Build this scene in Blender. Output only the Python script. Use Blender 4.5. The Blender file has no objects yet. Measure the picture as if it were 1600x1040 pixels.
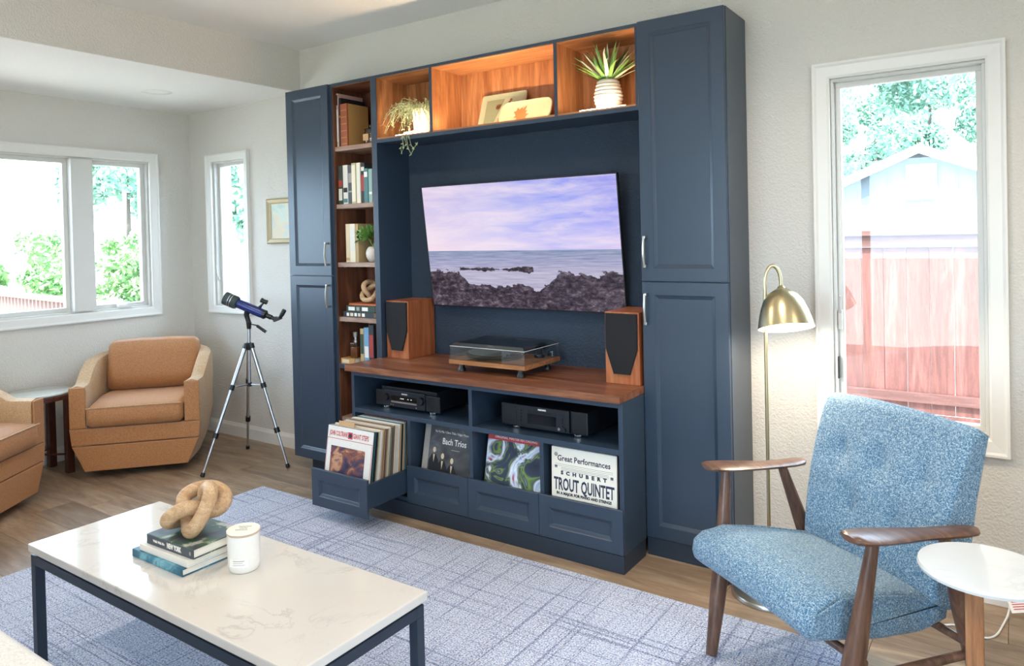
import bpy, bmesh, math, random
from mathutils import Vector, Matrix
random.seed(7)
SC = bpy.context.scene
COL = SC.collection
PI = math.pi

# ------------------------------------------------------------------ camera
CAM_F, CAM_CY = 1138.66, 384.81
YAW, PITCH, ROLL = math.radians(34.4009), math.radians(0.8036), math.radians(-1.3151)
CAM_POS = Vector((0.937, -3.1875, 1.392))
fwd = Vector((-math.sin(YAW)*math.cos(PITCH), math.cos(YAW)*math.cos(PITCH), -math.sin(PITCH)))
r0 = Vector((math.cos(YAW), math.sin(YAW), 0)); u0 = r0.cross(fwd)
rgt = math.cos(ROLL)*r0 + math.sin(ROLL)*u0
upv = -math.sin(ROLL)*r0 + math.cos(ROLL)*u0
cam_d = bpy.data.cameras.new('camera')
cam_d.sensor_width = 36.0
cam_d.lens = CAM_F/1600*36.0
cam_d.shift_y = -(520-CAM_CY)/1600
cam_d.clip_start = 0.05
cam = bpy.data.objects.new('camera', cam_d); COL.objects.link(cam)
cm = Matrix((rgt, upv, -fwd)).transposed().to_4x4(); cm.translation = CAM_POS
cam.matrix_world = cm
SC.camera = cam

# ------------------------------------------------------------------ light and exposure
def srgb(h):
    if isinstance(h, str):
        h = h.lstrip('#'); c = [int(h[i:i+2], 16)/255 for i in (0, 2, 4)]
    else:
        c = list(h)
    return tuple(x/12.92 if x <= 0.04045 else ((x+0.055)/1.055)**2.4 for x in c)
SC.view_settings.view_transform = 'Standard'
SC.view_settings.look = 'None'
SC.view_settings.gamma = 1.0
SC.view_settings.use_curve_mapping = False
SC.view_settings.exposure = 0.22
SKY_STRENGTH = 10.5
world = bpy.data.worlds.new('sky'); SC.world = world; world.use_nodes = True
wn = world.node_tree; wn.nodes.clear()
wo = wn.nodes.new('ShaderNodeOutputWorld'); wb = wn.nodes.new('ShaderNodeBackground')
wb.inputs['Color'].default_value = (0.58, 0.79, 1.0, 1); wb.inputs['Strength'].default_value = SKY_STRENGTH
wn.links.new(wb.outputs[0], wo.inputs[0])
sun_d = bpy.data.lights.new('sun', 'SUN'); sun_d.energy = 11.0; sun_d.angle = math.radians(2); sun_d.color = (1, .93, .82)
sun = bpy.data.objects.new('sun', sun_d); COL.objects.link(sun)
sun.rotation_euler = Vector((-.35, .62, -1.0)).to_track_quat('-Z', 'Y').to_euler()   # from behind the viewer, high
SC.cycles.use_denoising = True
SC.cycles.max_bounces = 10; SC.cycles.diffuse_bounces = 6; SC.cycles.transparent_max_bounces = 12
SC.cycles.sample_clamp_indirect = 6.0
SC.cycles.caustics_reflective = False; SC.cycles.caustics_refractive = False
def portal(name, loc, rot, sx, sy):       # helps the renderer find the sky through an opening, gives no light itself
    d = bpy.data.lights.new(name, 'AREA'); d.shape = 'RECTANGLE'; d.size = sx; d.size_y = sy
    d.cycles.is_portal = True
    o = bpy.data.objects.new(name, d); COL.objects.link(o); o.location = loc; o.rotation_euler = rot

# ------------------------------------------------------------------ materials
MATS = {}
class NG:
    def __init__(s, name):
        s.m = bpy.data.materials.new(name); s.m.use_nodes = True
        s.t = s.m.node_tree; s.t.nodes.clear()
        s.out = s.t.nodes.new('ShaderNodeOutputMaterial')
    def n(s, kind, **kw):
        nd = s.t.nodes.new(kind)
        for k, v in kw.items():
            if k in ('blend_type', 'operation', 'data_type', 'feature', 'wave_type', 'bands_direction', 'interpolation', 'noise_dimensions', 'voronoi_dimensions', 'distance', 'invert'):
                setattr(nd, k, v)
            else:
                s.set(nd, k, v)
        return nd
    def set(s, nd, k, v):
        i = nd.inputs[k] if not (isinstance(k, str) and k.startswith('i') and k[1:].isdigit()) else nd.inputs[int(k[1:])]
        if isinstance(v, bpy.types.NodeSocket): s.t.links.new(v, i)
        elif isinstance(v, bpy.types.Node): s.t.links.new(v.outputs[0], i)
        else: i.default_value = v
    def link(s, a, b): s.t.links.new(a, b)
    def coords(s, scale=(1, 1, 1), rot=(0, 0, 0), kind='Object', loc=(0, 0, 0)):
        tc = s.t.nodes.new('ShaderNodeTexCoord'); mp = s.t.nodes.new('ShaderNodeMapping')
        mp.inputs['Scale'].default_value = scale; mp.inputs['Rotation'].default_value = rot; mp.inputs['Location'].default_value = loc
        s.link(tc.outputs[kind], mp.inputs['Vector']); return mp.outputs[0]
    def noise(s, vec, scale, detail=3, rough=.55, dist=0):
        nd = s.n('ShaderNodeTexNoise', Scale=scale, Detail=detail, Roughness=rough, Distortion=dist); s.link(vec, nd.inputs['Vector']); return nd.outputs[0]
    def ramp(s, fac, stops, interp='LINEAR'):
        nd = s.t.nodes.new('ShaderNodeValToRGB'); nd.color_ramp.interpolation = interp
        e = nd.color_ramp.elements
        while len(e) < len(stops): e.new(0.5)
        for el, (p, c) in zip(e, stops):
            el.position = p; el.color = tuple(c)+(1,) if len(c) == 3 else c
        s.link(fac, nd.inputs[0]); return nd.outputs[0]
    def mix(s, fac, a, b, mode='MIX'):
        nd = s.t.nodes.new('ShaderNodeMix'); nd.data_type = 'RGBA'; nd.blend_type = mode
        for k, v in ((0, fac), (6, a), (7, b)):
            if isinstance(v, bpy.types.NodeSocket): s.link(v, nd.inputs[k])
            elif k == 0: nd.inputs[0].default_value = v
            else: nd.inputs[k].default_value = tuple(v)+(1,) if len(v) == 3 else v
        return nd.outputs[2]
    def math(s, op, a, b=0.0, c=None, clamp=False):
        nd = s.t.nodes.new('ShaderNodeMath'); nd.operation = op; nd.use_clamp = clamp
        for k, v in enumerate((a, b) if c is None else (a, b, c)):
            if isinstance(v, bpy.types.NodeSocket): s.link(v, nd.inputs[k])
            else: nd.inputs[k].default_value = v
        return nd.outputs[0]
    def sep(s, vec):
        nd = s.t.nodes.new('ShaderNodeSeparateXYZ'); s.link(vec, nd.inputs[0]); return nd.outputs
    def bsdf(s, color, rough=.5, metal=0.0, bump=None, bump_str=.2, bump_dist=.002, **kw):
        b = s.t.nodes.new('ShaderNodeBsdfPrincipled')
        s.set(b, 'Base Color', color if isinstance(color, bpy.types.NodeSocket) else tuple(color)+(1,))
        s.set(b, 'Roughness', rough); s.set(b, 'Metallic', metal)
        for k, v in kw.items(): s.set(b, k.replace('_', ' '), v)
        if bump is not None:
            bn = s.t.nodes.new('ShaderNodeBump'); bn.inputs['Strength'].default_value = bump_str; bn.inputs['Distance'].default_value = bump_dist
            s.link(bump, bn.inputs['Height']); s.link(bn.outputs[0], b.inputs['Normal'])
        s.link(b.outputs[0], s.out.inputs[0]); return b
def plain(name, col, rough=.5, metal=0, var=.06, scale=30, bump=.0, bdist=.001, **kw):
    """one colour with slight mottling and optional fine relief"""
    g = NG(name); c = srgb(col) if isinstance(col, str) else col
    v = g.coords(); nz = g.noise(v, scale, 3)
    cc = g.mix(nz, tuple(x*(1-var) for x in c), tuple(min(1, x*(1+var)) for x in c))
    g.bsdf(cc, rough, metal, bump=nz if bump else None, bump_str=bump, bump_dist=bdist, **kw)
    MATS[name] = g.m; return g.m
def wood(name, dark, mid, light, axis='x', scale=1.0, rough=.4, fine=1.0, bump=.08):
    g = NG(name)
    st = {'x': (.9, 9, 9), 'y': (9, .9, 9), 'z': (9, 9, .9)}[axis]
    v = g.coords(tuple(q*scale for q in st))
    tc = g.t.nodes.new('ShaderNodeObjectInfo'); off = g.math('MULTIPLY', tc.outputs['Random'], 37.0)
    va = g.t.nodes.new('ShaderNodeVectorMath'); va.operation = 'ADD'; g.link(v, va.inputs[0]); g.link(off, va.inputs[1])
    n1 = g.noise(va.outputs[0], 1.6, 4, .6, 1.2); n2 = g.noise(va.outputs[0], 9*fine, 3, .6, .3)
    c = g.ramp(n1, [(.28, srgb(dark)), (.5, srgb(mid)), (.72, srgb(light))])
    f = g.ramp(n2, [(.35, (.55, .55, .55)), (.6, (1, 1, 1))])
    c2 = g.mix(.55, c, f, 'MULTIPLY')
    g.bsdf(c2, rough, bump=n2, bump_str=bump, bump_dist=.001)
    MATS[name] = g.m; return g.m
def emit(name, col, strength):
    g = NG(name); e = g.n('ShaderNodeEmission', Strength=strength); e.inputs['Color'].default_value = tuple(col)+(1,)
    g.link(e.outputs[0], g.out.inputs[0]); MATS[name] = g.m; return g.m
def clear_glass(name, tint=(1, 1, 1), refl=.07, rough=0.0):
    g = NG(name); t = g.n('ShaderNodeBsdfTransparent'); t.inputs['Color'].default_value = tuple(tint)+(1,)
    gl = g.n('ShaderNodeBsdfGlossy', Roughness=rough)
    lw = g.n('ShaderNodeLayerWeight', Blend=.12)
    f = g.math('ADD', g.math('MULTIPLY', lw.outputs['Fresnel'], .8), refl*.4, clamp=True)
    mx = g.t.nodes.new('ShaderNodeMixShader'); g.link(f, mx.inputs[0]); g.link(t.outputs[0], mx.inputs[1]); g.link(gl.outputs[0], mx.inputs[2])
    g.link(mx.outputs[0], g.out.inputs[0]); MATS[name] = g.m; return g.m

# walls: light greige paint over orange-peel plaster
def wallmat(name, col, str_=.55):
    g = NG(name); v = g.coords(); n = g.noise(v, 110, 2, .5); n2 = g.noise(v, 60, 2, .5)
    h = g.math('ADD', n, g.math('MULTIPLY', n2, .8))
    c = srgb(col); big = g.noise(v, 1.3, 2)
    cc = g.mix(big, tuple(x*.98 for x in c), tuple(min(1, x*1.02) for x in c))
    g.bsdf(cc, .75, bump=h, bump_str=str_, bump_dist=.007); MATS[name] = g.m; return g.m
wallmat('wall_paint', '#d8d4cc'); wallmat('navy_wall', '#263546', .5); wallmat('ceiling_paint', '#efeeea', .22)
plain('trim_white', '#e9e7e1', .35, var=.01)
plain('vinyl_frame', '#dcdad4', .35, var=.01)
plain('dark_gap', '#1b1d20', .6)
# cabinet paint
plain('navy', '#324152', .33, var=.02, scale=60)
plain('navy_shaded', '#263342', .5, var=.02)  # same navy paint, toned down for the shade near the floor
wood('walnut', '#55301f', '#7f4e36', '#a07050', 'x', 1.0, .35)
wood('walnut_z', '#4c2b1e', '#6f4430', '#8c5e44', 'z', 1.0, .4)  # lining walnut, darkened to paint in the shade inside the bookcase
wood('walnut_y', '#5a3423', '#87522f', '#a8713f', 'y', 1.0, .4)
wood('cubby_wood', '#8a5431', '#b0764a', '#cc9566', 'z', 1.0, .4)  # same walnut in a lighter colour, so the cubbies look brightly lit
wood('walnut_lit_x', '#8a5431', '#b0764a', '#cc9566', 'x', 1.0, .4)
wood('cherry', '#8f4a2a', '#ad643c', '#c07e54', 'z', .8, .35)
wood('shelf_wood', '#86695a', '#a38675', '#b99d8c', 'x', 1.2, .5)  # shelves coloured lighter for the light on their front edges
wood('chair_wood', '#4a3429', '#684a3b', '#83634f', 'z', 1.6, .32)
wood('chair_wood_x', '#4a3429', '#684a3b', '#83634f', 'x', 1.6, .32)
wood('table_leg_wood', '#7d4e31', '#9a6742', '#b28058', 'z', 1.6, .45)
wood('dark_wood', '#3a1c14', '#55281c', '#6d3826', 'z', 1.4, .35)
wood('knot_wood', '#b08a63', '#c6a37c', '#d8ba96', 'x', 2.2, .6, 1.5)
wood('plinth_wood', '#8a5836', '#a87348', '#bf8c5f', 'x', 1.5, .35)
wood('fence_board', '#5f3a33', '#74483f', '#8a5b51', 'z', .8, .8)
wood('fence_rail', '#5a3a33', '#6b463e', '#7d564d', 'x', .8, .8)
def plank_mat():
    g = NG('floor_plank'); v = g.coords((1, 7, 1))
    oi = g.t.nodes.new('ShaderNodeObjectInfo')
    va = g.t.nodes.new('ShaderNodeVectorMath'); va.operation = 'ADD'; g.link(v, va.inputs[0])
    g.link(g.math('MULTIPLY', oi.outputs['Random'], 53.0), va.inputs[1])
    n1 = g.noise(va.outputs[0], 2.2, 5, .62, .9); n2 = g.noise(va.outputs[0], 14, 3, .6)
    c = g.ramp(n1, [(.3, srgb('#7d6a59')), (.5, srgb('#9c8670')), (.72, srgb('#b5a28d'))])
    tone = g.ramp(oi.outputs['Random'], [(0, (.78, .78, .79)), (.5, (.95, .94, .93)), (1, (1.12, 1.1, 1.07))])
    c = g.mix(1.0, c, tone, 'MULTIPLY')
    c = g.mix(.35, c, g.ramp(n2, [(.35, (.6, .6, .6)), (.62, (1, 1, 1))]), 'MULTIPLY')
    g.bsdf(c, .38, bump=n2, bump_str=.06, bump_dist=.001); MATS['floor_plank'] = g.m
plank_mat()
# rug: pale ground crossed by broken navy threads
def rug_mat():
    g = NG('rug_weave'); v = g.coords()
    def streak(sx, sy, scale, lo, hi):
        n = g.noise(g.coords((sx, sy, 1)), scale, 3, .65); return g.ramp(n, [(lo, (0, 0, 0)), (hi, (1, 1, 1))])
    a = streak(52, .8, 1.0, .57, .61); b = streak(.8, 52, 1.0, .58, .62)
    a2 = streak(130, 3, 1.0, .5, .6); b2 = streak(3, 130, 1.0, .51, .61)
    fine = g.noise(v, 170, 2, .75); broad = g.noise(v, 2.2, 3)
    fr_ = g.ramp(fine, [(.36, (0, 0, 0)), (.62, (1, 1, 1))])
    base = g.mix(fr_, srgb('#7690c4'), srgb('#f4f4f3'))
    base = g.mix(g.math('MULTIPLY', broad, .3), base, srgb('#a3b9dd'))
    l1 = g.math('MULTIPLY', g.math('MAXIMUM', a, b), g.math('ADD', .35, g.math('MULTIPLY', g.math('SUBTRACT', 1.0, fr_), .65)))
    l2 = g.math('MULTIPLY', g.math('MULTIPLY', g.math('MAXIMUM', a2, b2), .75), g.math('SUBTRACT', 1.0, fr_))
    m = g.math('MAXIMUM', l1, l2, clamp=True)
    c = g.mix(g.math('MULTIPLY', m, .85), base, srgb('#2c4080'))
    h = g.math('ADD', fine, g.math('MULTIPLY', g.noise(v, 120, 2), .6))
    g.bsdf(c, .95, bump=h, bump_str=.9, bump_dist=.006); MATS['rug_weave'] = g.m
rug_mat()
def tweed(name, cols, scale=560, rough=.9):
    g = NG(name); v = g.coords(); n = g.noise(v, scale, 2, .7); n2 = g.noise(v, scale*.45, 2, .6)
    f = g.math('ADD', g.math('MULTIPLY', n, .6), g.math('MULTIPLY', n2, .4))
    c = g.ramp(f, [(.36, srgb(cols[0])), (.5, srgb(cols[1])), (.62, srgb(cols[2]))])
    g.bsdf(c, rough, bump=n, bump_str=.5, bump_dist=.002, Sheen_Weight=.15); MATS[name] = g.m
tweed('blue_tweed', ('#234a66', '#56809d', '#bccad1'), 430)
tweed('tan_fabric', ('#a06a3f', '#b07a4c', '#bd8a5c'), 300, .6)
tweed('tan_fabric_lit', ('#a8835c', '#bd9a72', '#cfb08a'), 300, .7)  # same tan cloth, lightened as if daylight fell on the shell
tweed('sofa_fabric', ('#d3d0ca', '#e4e2dd', '#f0eeea'), 300)
def marble(name, a, b, vein, scale=3.0):
    g = NG(name); v = g.coords(); n = g.noise(v, scale, 6, .65, 1.5); n2 = g.noise(v, scale*.8, 3)
    d = g.math('ABSOLUTE', g.math('SUBTRACT', n, .5))
    ve = g.ramp(d, [(0, (1, 1, 1)), (.028, (0, 0, 0))])
    base = g.mix(n2, srgb(a), srgb(b))
    brk = g.ramp(g.noise(v, 4.5, 3), [(.42, (0, 0, 0)), (.6, (1, 1, 1))])
    c = g.mix(g.math('MULTIPLY', g.math('MULTIPLY', ve, brk), .36), base, srgb(vein))
    g.bsdf(c, .12, Coat_Weight=.2); MATS[name] = g.m
marble('quartz', '#cfcac3', '#dad6d0', '#8f8a83'); marble('side_marble', '#cfd2d3', '#dcdfdf', '#9fa8ae', 4); marble('green_marble', '#cfd8d6', '#dfe6e4', '#9fb0ac', 6)
plain('table_steel', '#2f3a48', .4, .3, var=.03); plain('black_plastic', '#15161a', .35, var=.02); plain('black_matte', '#101115', .8, var=.02)
plain('speaker_grille', '#17181b', .9, bump=.5, scale=500, bdist=.001)
plain('hifi_black', '#1d2026', .38, .2, var=.02); plain('hifi_panel', '#24282f', .42, .3, var=.02)
plain('display_black', '#08090c', .1); plain('chrome', '#d5d8da', .12, 1); plain('nickel', '#c9c7c0', .28, 1); plain('brass', '#c6ba96', .28, 1, var=.03)
plain('alu', '#c2c5c9', .3, 1); plain('white_ceramic', '#cfc9be', .35, var=.03); plain('white_plastic', '#eeeeec', .35, var=.01)
plain('sage_ceramic', '#9c9e82', .25, var=.08, scale=14); plain('sage_dark', '#7d8167', .25, var=.06, scale=14); plain('leaf_glaze', '#a85f34', .3, var=.15, scale=20); plain('berry_glaze', '#6b3a2c', .3)
plain('leaf_green', '#5f8a3e', .5, var=.25, scale=25); plain('leaf_pale', '#c9d3ae', .5, var=.2, scale=25); plain('trail_green', '#a9b48a', .55, var=.25, scale=40)
plain('bush_green', '#6f9a4c', .5, var=.3, scale=40); plain('soil', '#2c221b', .9, var=.2)
plain('paper', '#ece7da', .8, var=.04, scale=200); plain('paper_white', '#f1f0ec', .7, var=.02); plain('ink', '#1e232b', .7); plain('ink_red', '#c8484c', .6); plain('ink_white', '#f2f0ea', .6); plain('ink_navy', '#26324a', .6); plain('gold_ink', '#c39a4e', .35, .6); plain('pale_gilt', '#b9a988', .4, .35)
plain('leather', '#9a5232', .45, var=.15, scale=40, bump=.2); plain('gilt_board', '#b98d55', .5, var=.06); plain('kraft', '#c39e74', .85, var=.06)
plain('amber', '#6b3a1d', .15, var=.05); plain('tree_bark', '#5b5148', .9, var=.2); plain('siding', '#62696f', .7, var=.02); plain('roofing', '#85888c', .8, var=.05); plain('concrete', '#bdb9b2', .9, var=.06, scale=6); plain('lawn', '#b3b1a4', .95, var=.12, scale=9)
plain('deck_floor', '#b5a79c', .85, var=.06); plain('deck_rail', '#8d7268', .8, var=.08); plain('scope_blue', '#2b3a78', .25, .2, var=.03); plain('scope_rubber', '#3b4a4c', .6, var=.04)
plain('frosted', '#e9e8e3', .25, var=.03, scale=60); plain('candle_wax', '#f0ece2', .5, var=.02); plain('lid_wood', '#c8ab83', .6, var=.05)
clear_glass('window_glass', (1, 1, 1), .1); clear_glass('acrylic', (.95, .97, .98), .2); clear_glass('jar_glass', (.97, .99, .98), .2)
emit('led', (1.0, .74, .48), 170.0); emit('bulb', (1.0, .83, .62), 25.0)
def leafmat(name, a, b, c):
    g = NG(name); v = g.coords(); n = g.noise(v, 1.6, 3); n2 = g.noise(v, 9, 2)
    cc = g.ramp(g.math('ADD', g.math('MULTIPLY', n, .6), g.math('MULTIPLY', n2, .4)), [(.35, srgb(a)), (.5, srgb(b)), (.66, srgb(c))])
    g.bsdf(cc, .6); MATS[name] = g.m
leafmat('foliage_blue', '#557f70', '#76a088', '#a5c0a6'); leafmat('foliage_green', '#4c7a42', '#7ba060', '#b3c896')

# ------------------------------------------------------------------ mesh helpers
XF = {}                                   # world matrix of every thing / part
def tag(o, label=None, cat=None, group=None, kind=None):
    if label: o['label'] = label
    if cat: o['category'] = cat
    if group: o['group'] = group
    if kind: o['kind'] = kind
    return o
def thing(name, label, cat, loc=(0, 0, 0), rotz=0.0, group=None, kind=None):
    o = bpy.data.objects.new(name, None); COL.objects.link(o)
    o.empty_display_size = .05; o.location = loc; o.rotation_euler = (0, 0, rotz)
    XF[o.name] = Matrix.Translation(Vector(loc)) @ Matrix.Rotation(rotz, 4, 'Z')
    return tag(o, label, cat, group, kind)
class MB:
    def __init__(s): s.bm = bmesh.new()
    def box(s, a, b, bevel=0.0, seg=2):
        a, b = Vector(a), Vector(b); lo = Vector(map(min, a, b)); hi = Vector(map(max, a, b))
        vs = [s.bm.verts.new((x, y, z)) for x in (lo.x, hi.x) for y in (lo.y, hi.y) for z in (lo.z, hi.z)]
        fs = [s.bm.faces.new([vs[i] for i in f]) for f in ((0, 1, 3, 2), (4, 6, 7, 5), (0, 4, 5, 1), (2, 3, 7, 6), (0, 2, 6, 4), (1, 5, 7, 3))]
        if bevel:
            es = list({e for f in fs for e in f.edges})
            bmesh.ops.bevel(s.bm, geom=es, offset=bevel, segments=seg, profile=.6, affect='EDGES')
        return s
    def cyl(s, p0, p1, r0, r1=None, n=16, caps=True):
        r1 = r0 if r1 is None else r1
        return s.tube([p0, p1], [r0, r1], n, caps)
    def tube(s, pts, rad, n=10, caps=True, closed=False, flat=1.0):
        pts = [Vector(p) for p in pts]; k = len(pts)
        if not isinstance(rad, (list, tuple)): rad = [rad]*k
        rings = []; prev = None; tw = 0.0; us = []
        if closed:      # spread the leftover twist of the moving frame round the loop
            tg = [(pts[(i+1) % k]-pts[i-1]).normalized() for i in range(k)]
            a = Vector((0, 0, 1)) if abs(tg[0].z) < .9 else Vector((1, 0, 0)); u = u0_ = tg[0].cross(a).normalized()
            for t in tg[1:]+tg[:1]: u = (u-t*u.dot(t)).normalized()
            tw = math.atan2(u.cross(u0_).dot(tg[0]), u.dot(u0_))
        for i, p in enumerate(pts):
            if closed: t = pts[(i+1) % k]-pts[i-1]
            elif i == 0: t = pts[1]-pts[0]
            elif i == k-1: t = pts[-1]-pts[-2]
            else: t = (pts[i+1]-pts[i]).normalized()+(pts[i]-pts[i-1]).normalized()
            if t.length < 1e-9: t = Vector((0, 0, 1))
            t.normalize()
            if prev is None:
                a = Vector((0, 0, 1)) if abs(t.z) < .9 else Vector((1, 0, 0)); u = t.cross(a).normalized()
            else:
                u = prev-t*prev.dot(t); u = u.normalized() if u.length > 1e-6 else t.orthogonal().normalized()
            prev = u; w = t.cross(u)
            if tw: c_, s_ = math.cos(tw*i/k), math.sin(tw*i/k); u, w = u*c_+w*s_, w*c_-u*s_
            rings.append([s.bm.verts.new(p+(u*math.cos(2*PI*j/n)+w*math.sin(2*PI*j/n)*flat)*rad[i]) for j in range(n)])
        rng = range(k) if closed else range(k-1)
        for i in rng:
            A, B = rings[i], rings[(i+1) % k]
            for j in range(n):
                s.bm.faces.new((A[j], A[(j+1) % n], B[(j+1) % n], B[j]))
        if caps and not closed:
            s.bm.faces.new(rings[0][::-1]); s.bm.faces.new(rings[-1])
        return s
    def lathe(s, prof, base=(0, 0, 0), axis=(0, 0, 1), n=28, cap0=True, cap1=True, ripple=None):
        """prof: (radius, distance along axis)"""
        base = Vector(base); ax = Vector(axis).normalized()
        a = Vector((0, 0, 1)) if abs(ax.z) < .9 else Vector((1, 0, 0)); u = ax.cross(a).normalized(); w = ax.cross(u)
        rings = []
        for r, h in prof:
            rings.append([s.bm.verts.new(base+ax*h+(u*math.cos(2*PI*j/n)+w*math.sin(2*PI*j/n))*max(r, 1e-5)*(1+(ripple(2*PI*j/n, h) if ripple else 0))) for j in range(n)])
        for A, B in zip(rings, rings[1:]):
            for j in range(n): s.bm.faces.new((A[j], B[j], B[(j+1) % n], A[(j+1) % n]))
        if cap0: s.bm.faces.new(rings[0])
        if cap1: s.bm.faces.new(rings[-1][::-1])
        return s
    def prism(s, outline, a, b, plane='xz', bevel=0.0):
        """flat outline (2D list) pulled from a to b along the third axis"""
        def P(q, t):
            return {'xz': (q[0], t, q[1]), 'xy': (q[0], q[1], t), 'yz': (t, q[0], q[1])}[plane]
        A = [s.bm.verts.new(P(q, a)) for q in outline]; B = [s.bm.verts.new(P(q, b)) for q in outline]
        n = len(outline); fs = [s.bm.faces.new(A), s.bm.faces.new(B[::-1])]
        for i in range(n): fs.append(s.bm.faces.new((A[i], B[i], B[(i+1) % n], A[(i+1) % n])))
        if bevel:
            es = list({e for f in fs[:2] for e in f.edges})
            bmesh.ops.bevel(s.bm, geom=es, offset=bevel, segments=2, profile=.6, affect='EDGES')
        return s
    def quad(s, *pts):
        s.bm.faces.new([s.bm.verts.new(p) for p in pts]); return s
    def rings(s, rings, caps=True):
        R = [[s.bm.verts.new(p) for p in r] for r in rings]; n = len(R[0])
        for A, B in zip(R, R[1:]):
            for j in range(n): s.bm.faces.new((A[j], A[(j+1) % n], B[(j+1) % n], B[j]))
        if caps: s.bm.faces.new(R[0][::-1]); s.bm.faces.new(R[-1])
        return s
    def pillow(s, outline, w, r, xf=None, n=14, deform=None):
        """closed side outline (list of (b, z)) swept across width w along x with rounded ends of radius r"""
        o = [Vector((q[0], q[1])) for q in outline]; m = len(o)
        area = sum(o[i].x*o[(i+1) % m].y-o[(i+1) % m].x*o[i].y for i in range(m)); sg = 1 if area > 0 else -1
        nor = []
        for i in range(m):
            t = o[(i+1) % m]-o[i-1]; t = t.normalized() if t.length else Vector((1, 0)); nor.append(Vector((-t.y, t.x))*sg)
        prof = [(-w/2+r*(1-math.sin(a)), r*(1-math.cos(a)) ) for a in [PI/2*(1-k/6) for k in range(7)]]
        # prof goes from the end cap (inset r) to the full section
        left = [(x, ins) for x, ins in prof]
        body = [(-w/2+r+(w-2*r)*k/n, 0) for k in range(1, n)]
        seq = left+body+[(-x, i) for x, i in reversed(left)]
        rings = []
        for x, ins in seq:
            ring = []
            for p, nn in zip(o, nor):
                q = p+nn*ins; v = Vector((x, q.x, q.y))
                if deform: v = deform(v)
                ring.append(xf @ v if xf else v)
            rings.append(ring)
        return s.rings(rings)
    def build(s, name, mat, parent=None, loc=None, smooth=None, local=False, recalc=True):
        if recalc: bmesh.ops.recalc_face_normals(s.bm, faces=s.bm.faces)
        M = Matrix.Identity(4)
        if parent is not None: M = XF[parent.name]
        elif loc is not None: M = Matrix.Translation(Vector(loc))
        if not local: s.bm.transform(M.inverted())
        me = bpy.data.meshes.new(name); s.bm.to_mesh(me); s.bm.free()
        me.materials.append(MATS[mat] if isinstance(mat, str) else mat)
        o = bpy.data.objects.new(name, me); COL.objects.link(o)
        if parent is not None: o.parent = parent
        elif loc is not None: o.location = loc
        XF[o.name] = M
        if smooth is not None:
            for p in me.polygons: p.use_smooth = True
            if smooth < 180:
                me.set_sharp_from_angle(angle=math.radians(smooth))
        return o
def part(name, mat, parent, a, b, bevel=0.0, smooth=None):
    return MB().box(a, b, bevel).build(name, mat, parent, smooth=smooth)
def children(o): return [c for c in bpy.data.objects if c.parent == o]
def dup(root, M):
    """copy of a thing with its parts and sub-parts, placed by world matrix M"""
    def rec(o, par):
        c = o.copy(); COL.objects.link(c); c.parent = par; XF[c.name] = M
        for ch in children(o): rec(ch, c)
        return c
    kids = children(root); r = root.copy(); COL.objects.link(r); r.matrix_world = M; r.location = M.translation; r.rotation_euler = M.to_euler(); XF[r.name] = M
    for ch in kids: rec(ch, r)
    return r
TEXT_CACHE = {}
def lettering(txt, size, mat, parent, M, name='lettering', sx=1.0, depth=.0004, align='CENTER', bold=0.0):
    """raised print: text laid in the local XY plane of world matrix M"""
    cu = bpy.data.curves.new('txt', 'FONT'); cu.body = txt; cu.size = size; cu.extrude = depth; cu.align_x = align; cu.align_y = 'CENTER'; cu.offset = bold; cu.resolution_u = 2
    t = bpy.data.objects.new('txt', cu); COL.objects.link(t)
    dg = bpy.context.evaluated_depsgraph_get(); me = bpy.data.meshes.new_from_object(t.evaluated_get(dg))
    bpy.data.objects.remove(t); bpy.data.curves.remove(cu)
    me.transform(XF[parent.name].inverted() @ M @ Matrix.Diagonal((sx, 1, 1, 1)))
    me.materials.clear(); me.materials.append(MATS[mat])
    o = bpy.data.objects.new(name, me); COL.objects.link(o); o.parent = parent; XF[o.name] = XF[parent.name]
    return o
def frame(origin, ex, ez=None, ey=None):
    """matrix with local x=ex, local z=ez (text normal)"""
    ex = Vector(ex).normalized()
    if ey is None: ez = Vector(ez).normalized(); ey = ez.cross(ex)
    else: ey = Vector(ey).normalized(); ez = ex.cross(ey)
    m = Matrix((ex, ey, ez)).transposed().to_4x4(); m.translation = Vector(origin); return m
def panel_front(mb, x0, x1, z0, z1, yf, stile=.055, t=.02):
    """frame-and-panel front facing -y at y = yf: flat frame, sloped moulding, sunk panel"""
    def R(i, d): return [(x0+i, yf+d, z0+i), (x1-i, yf+d, z0+i), (x1-i, yf+d, z1-i), (x0+i, yf+d, z1-i)]
    mb.rings([R(0, t), R(0, .0015), R(.0015, 0), R(stile, 0), R(stile+.003, .003), R(stile+.013, .008), R(stile+.016, .0105)], caps=True)
    return mb
def pull(parent, x, y, z0, z1, mat='nickel'):
    m = MB(); zc = (z0+z1)/2
    pts = [(x, y, z0), (x, y-.024, z0+.004)]
    m.box((x-.006, y-.026, z0), (x+.006, y, z0+.012), .001); m.box((x-.006, y-.026, z1-.012), (x+.006, y, z1), .001)
    pts = [(x, y-.022-.008*math.sin(PI*k/8), z0+.004+(z1-z0-.008)*k/8) for k in range(9)]
    m.tube(pts, .0058, 8)
    return m.build('handle', mat, parent, smooth=40)

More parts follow.
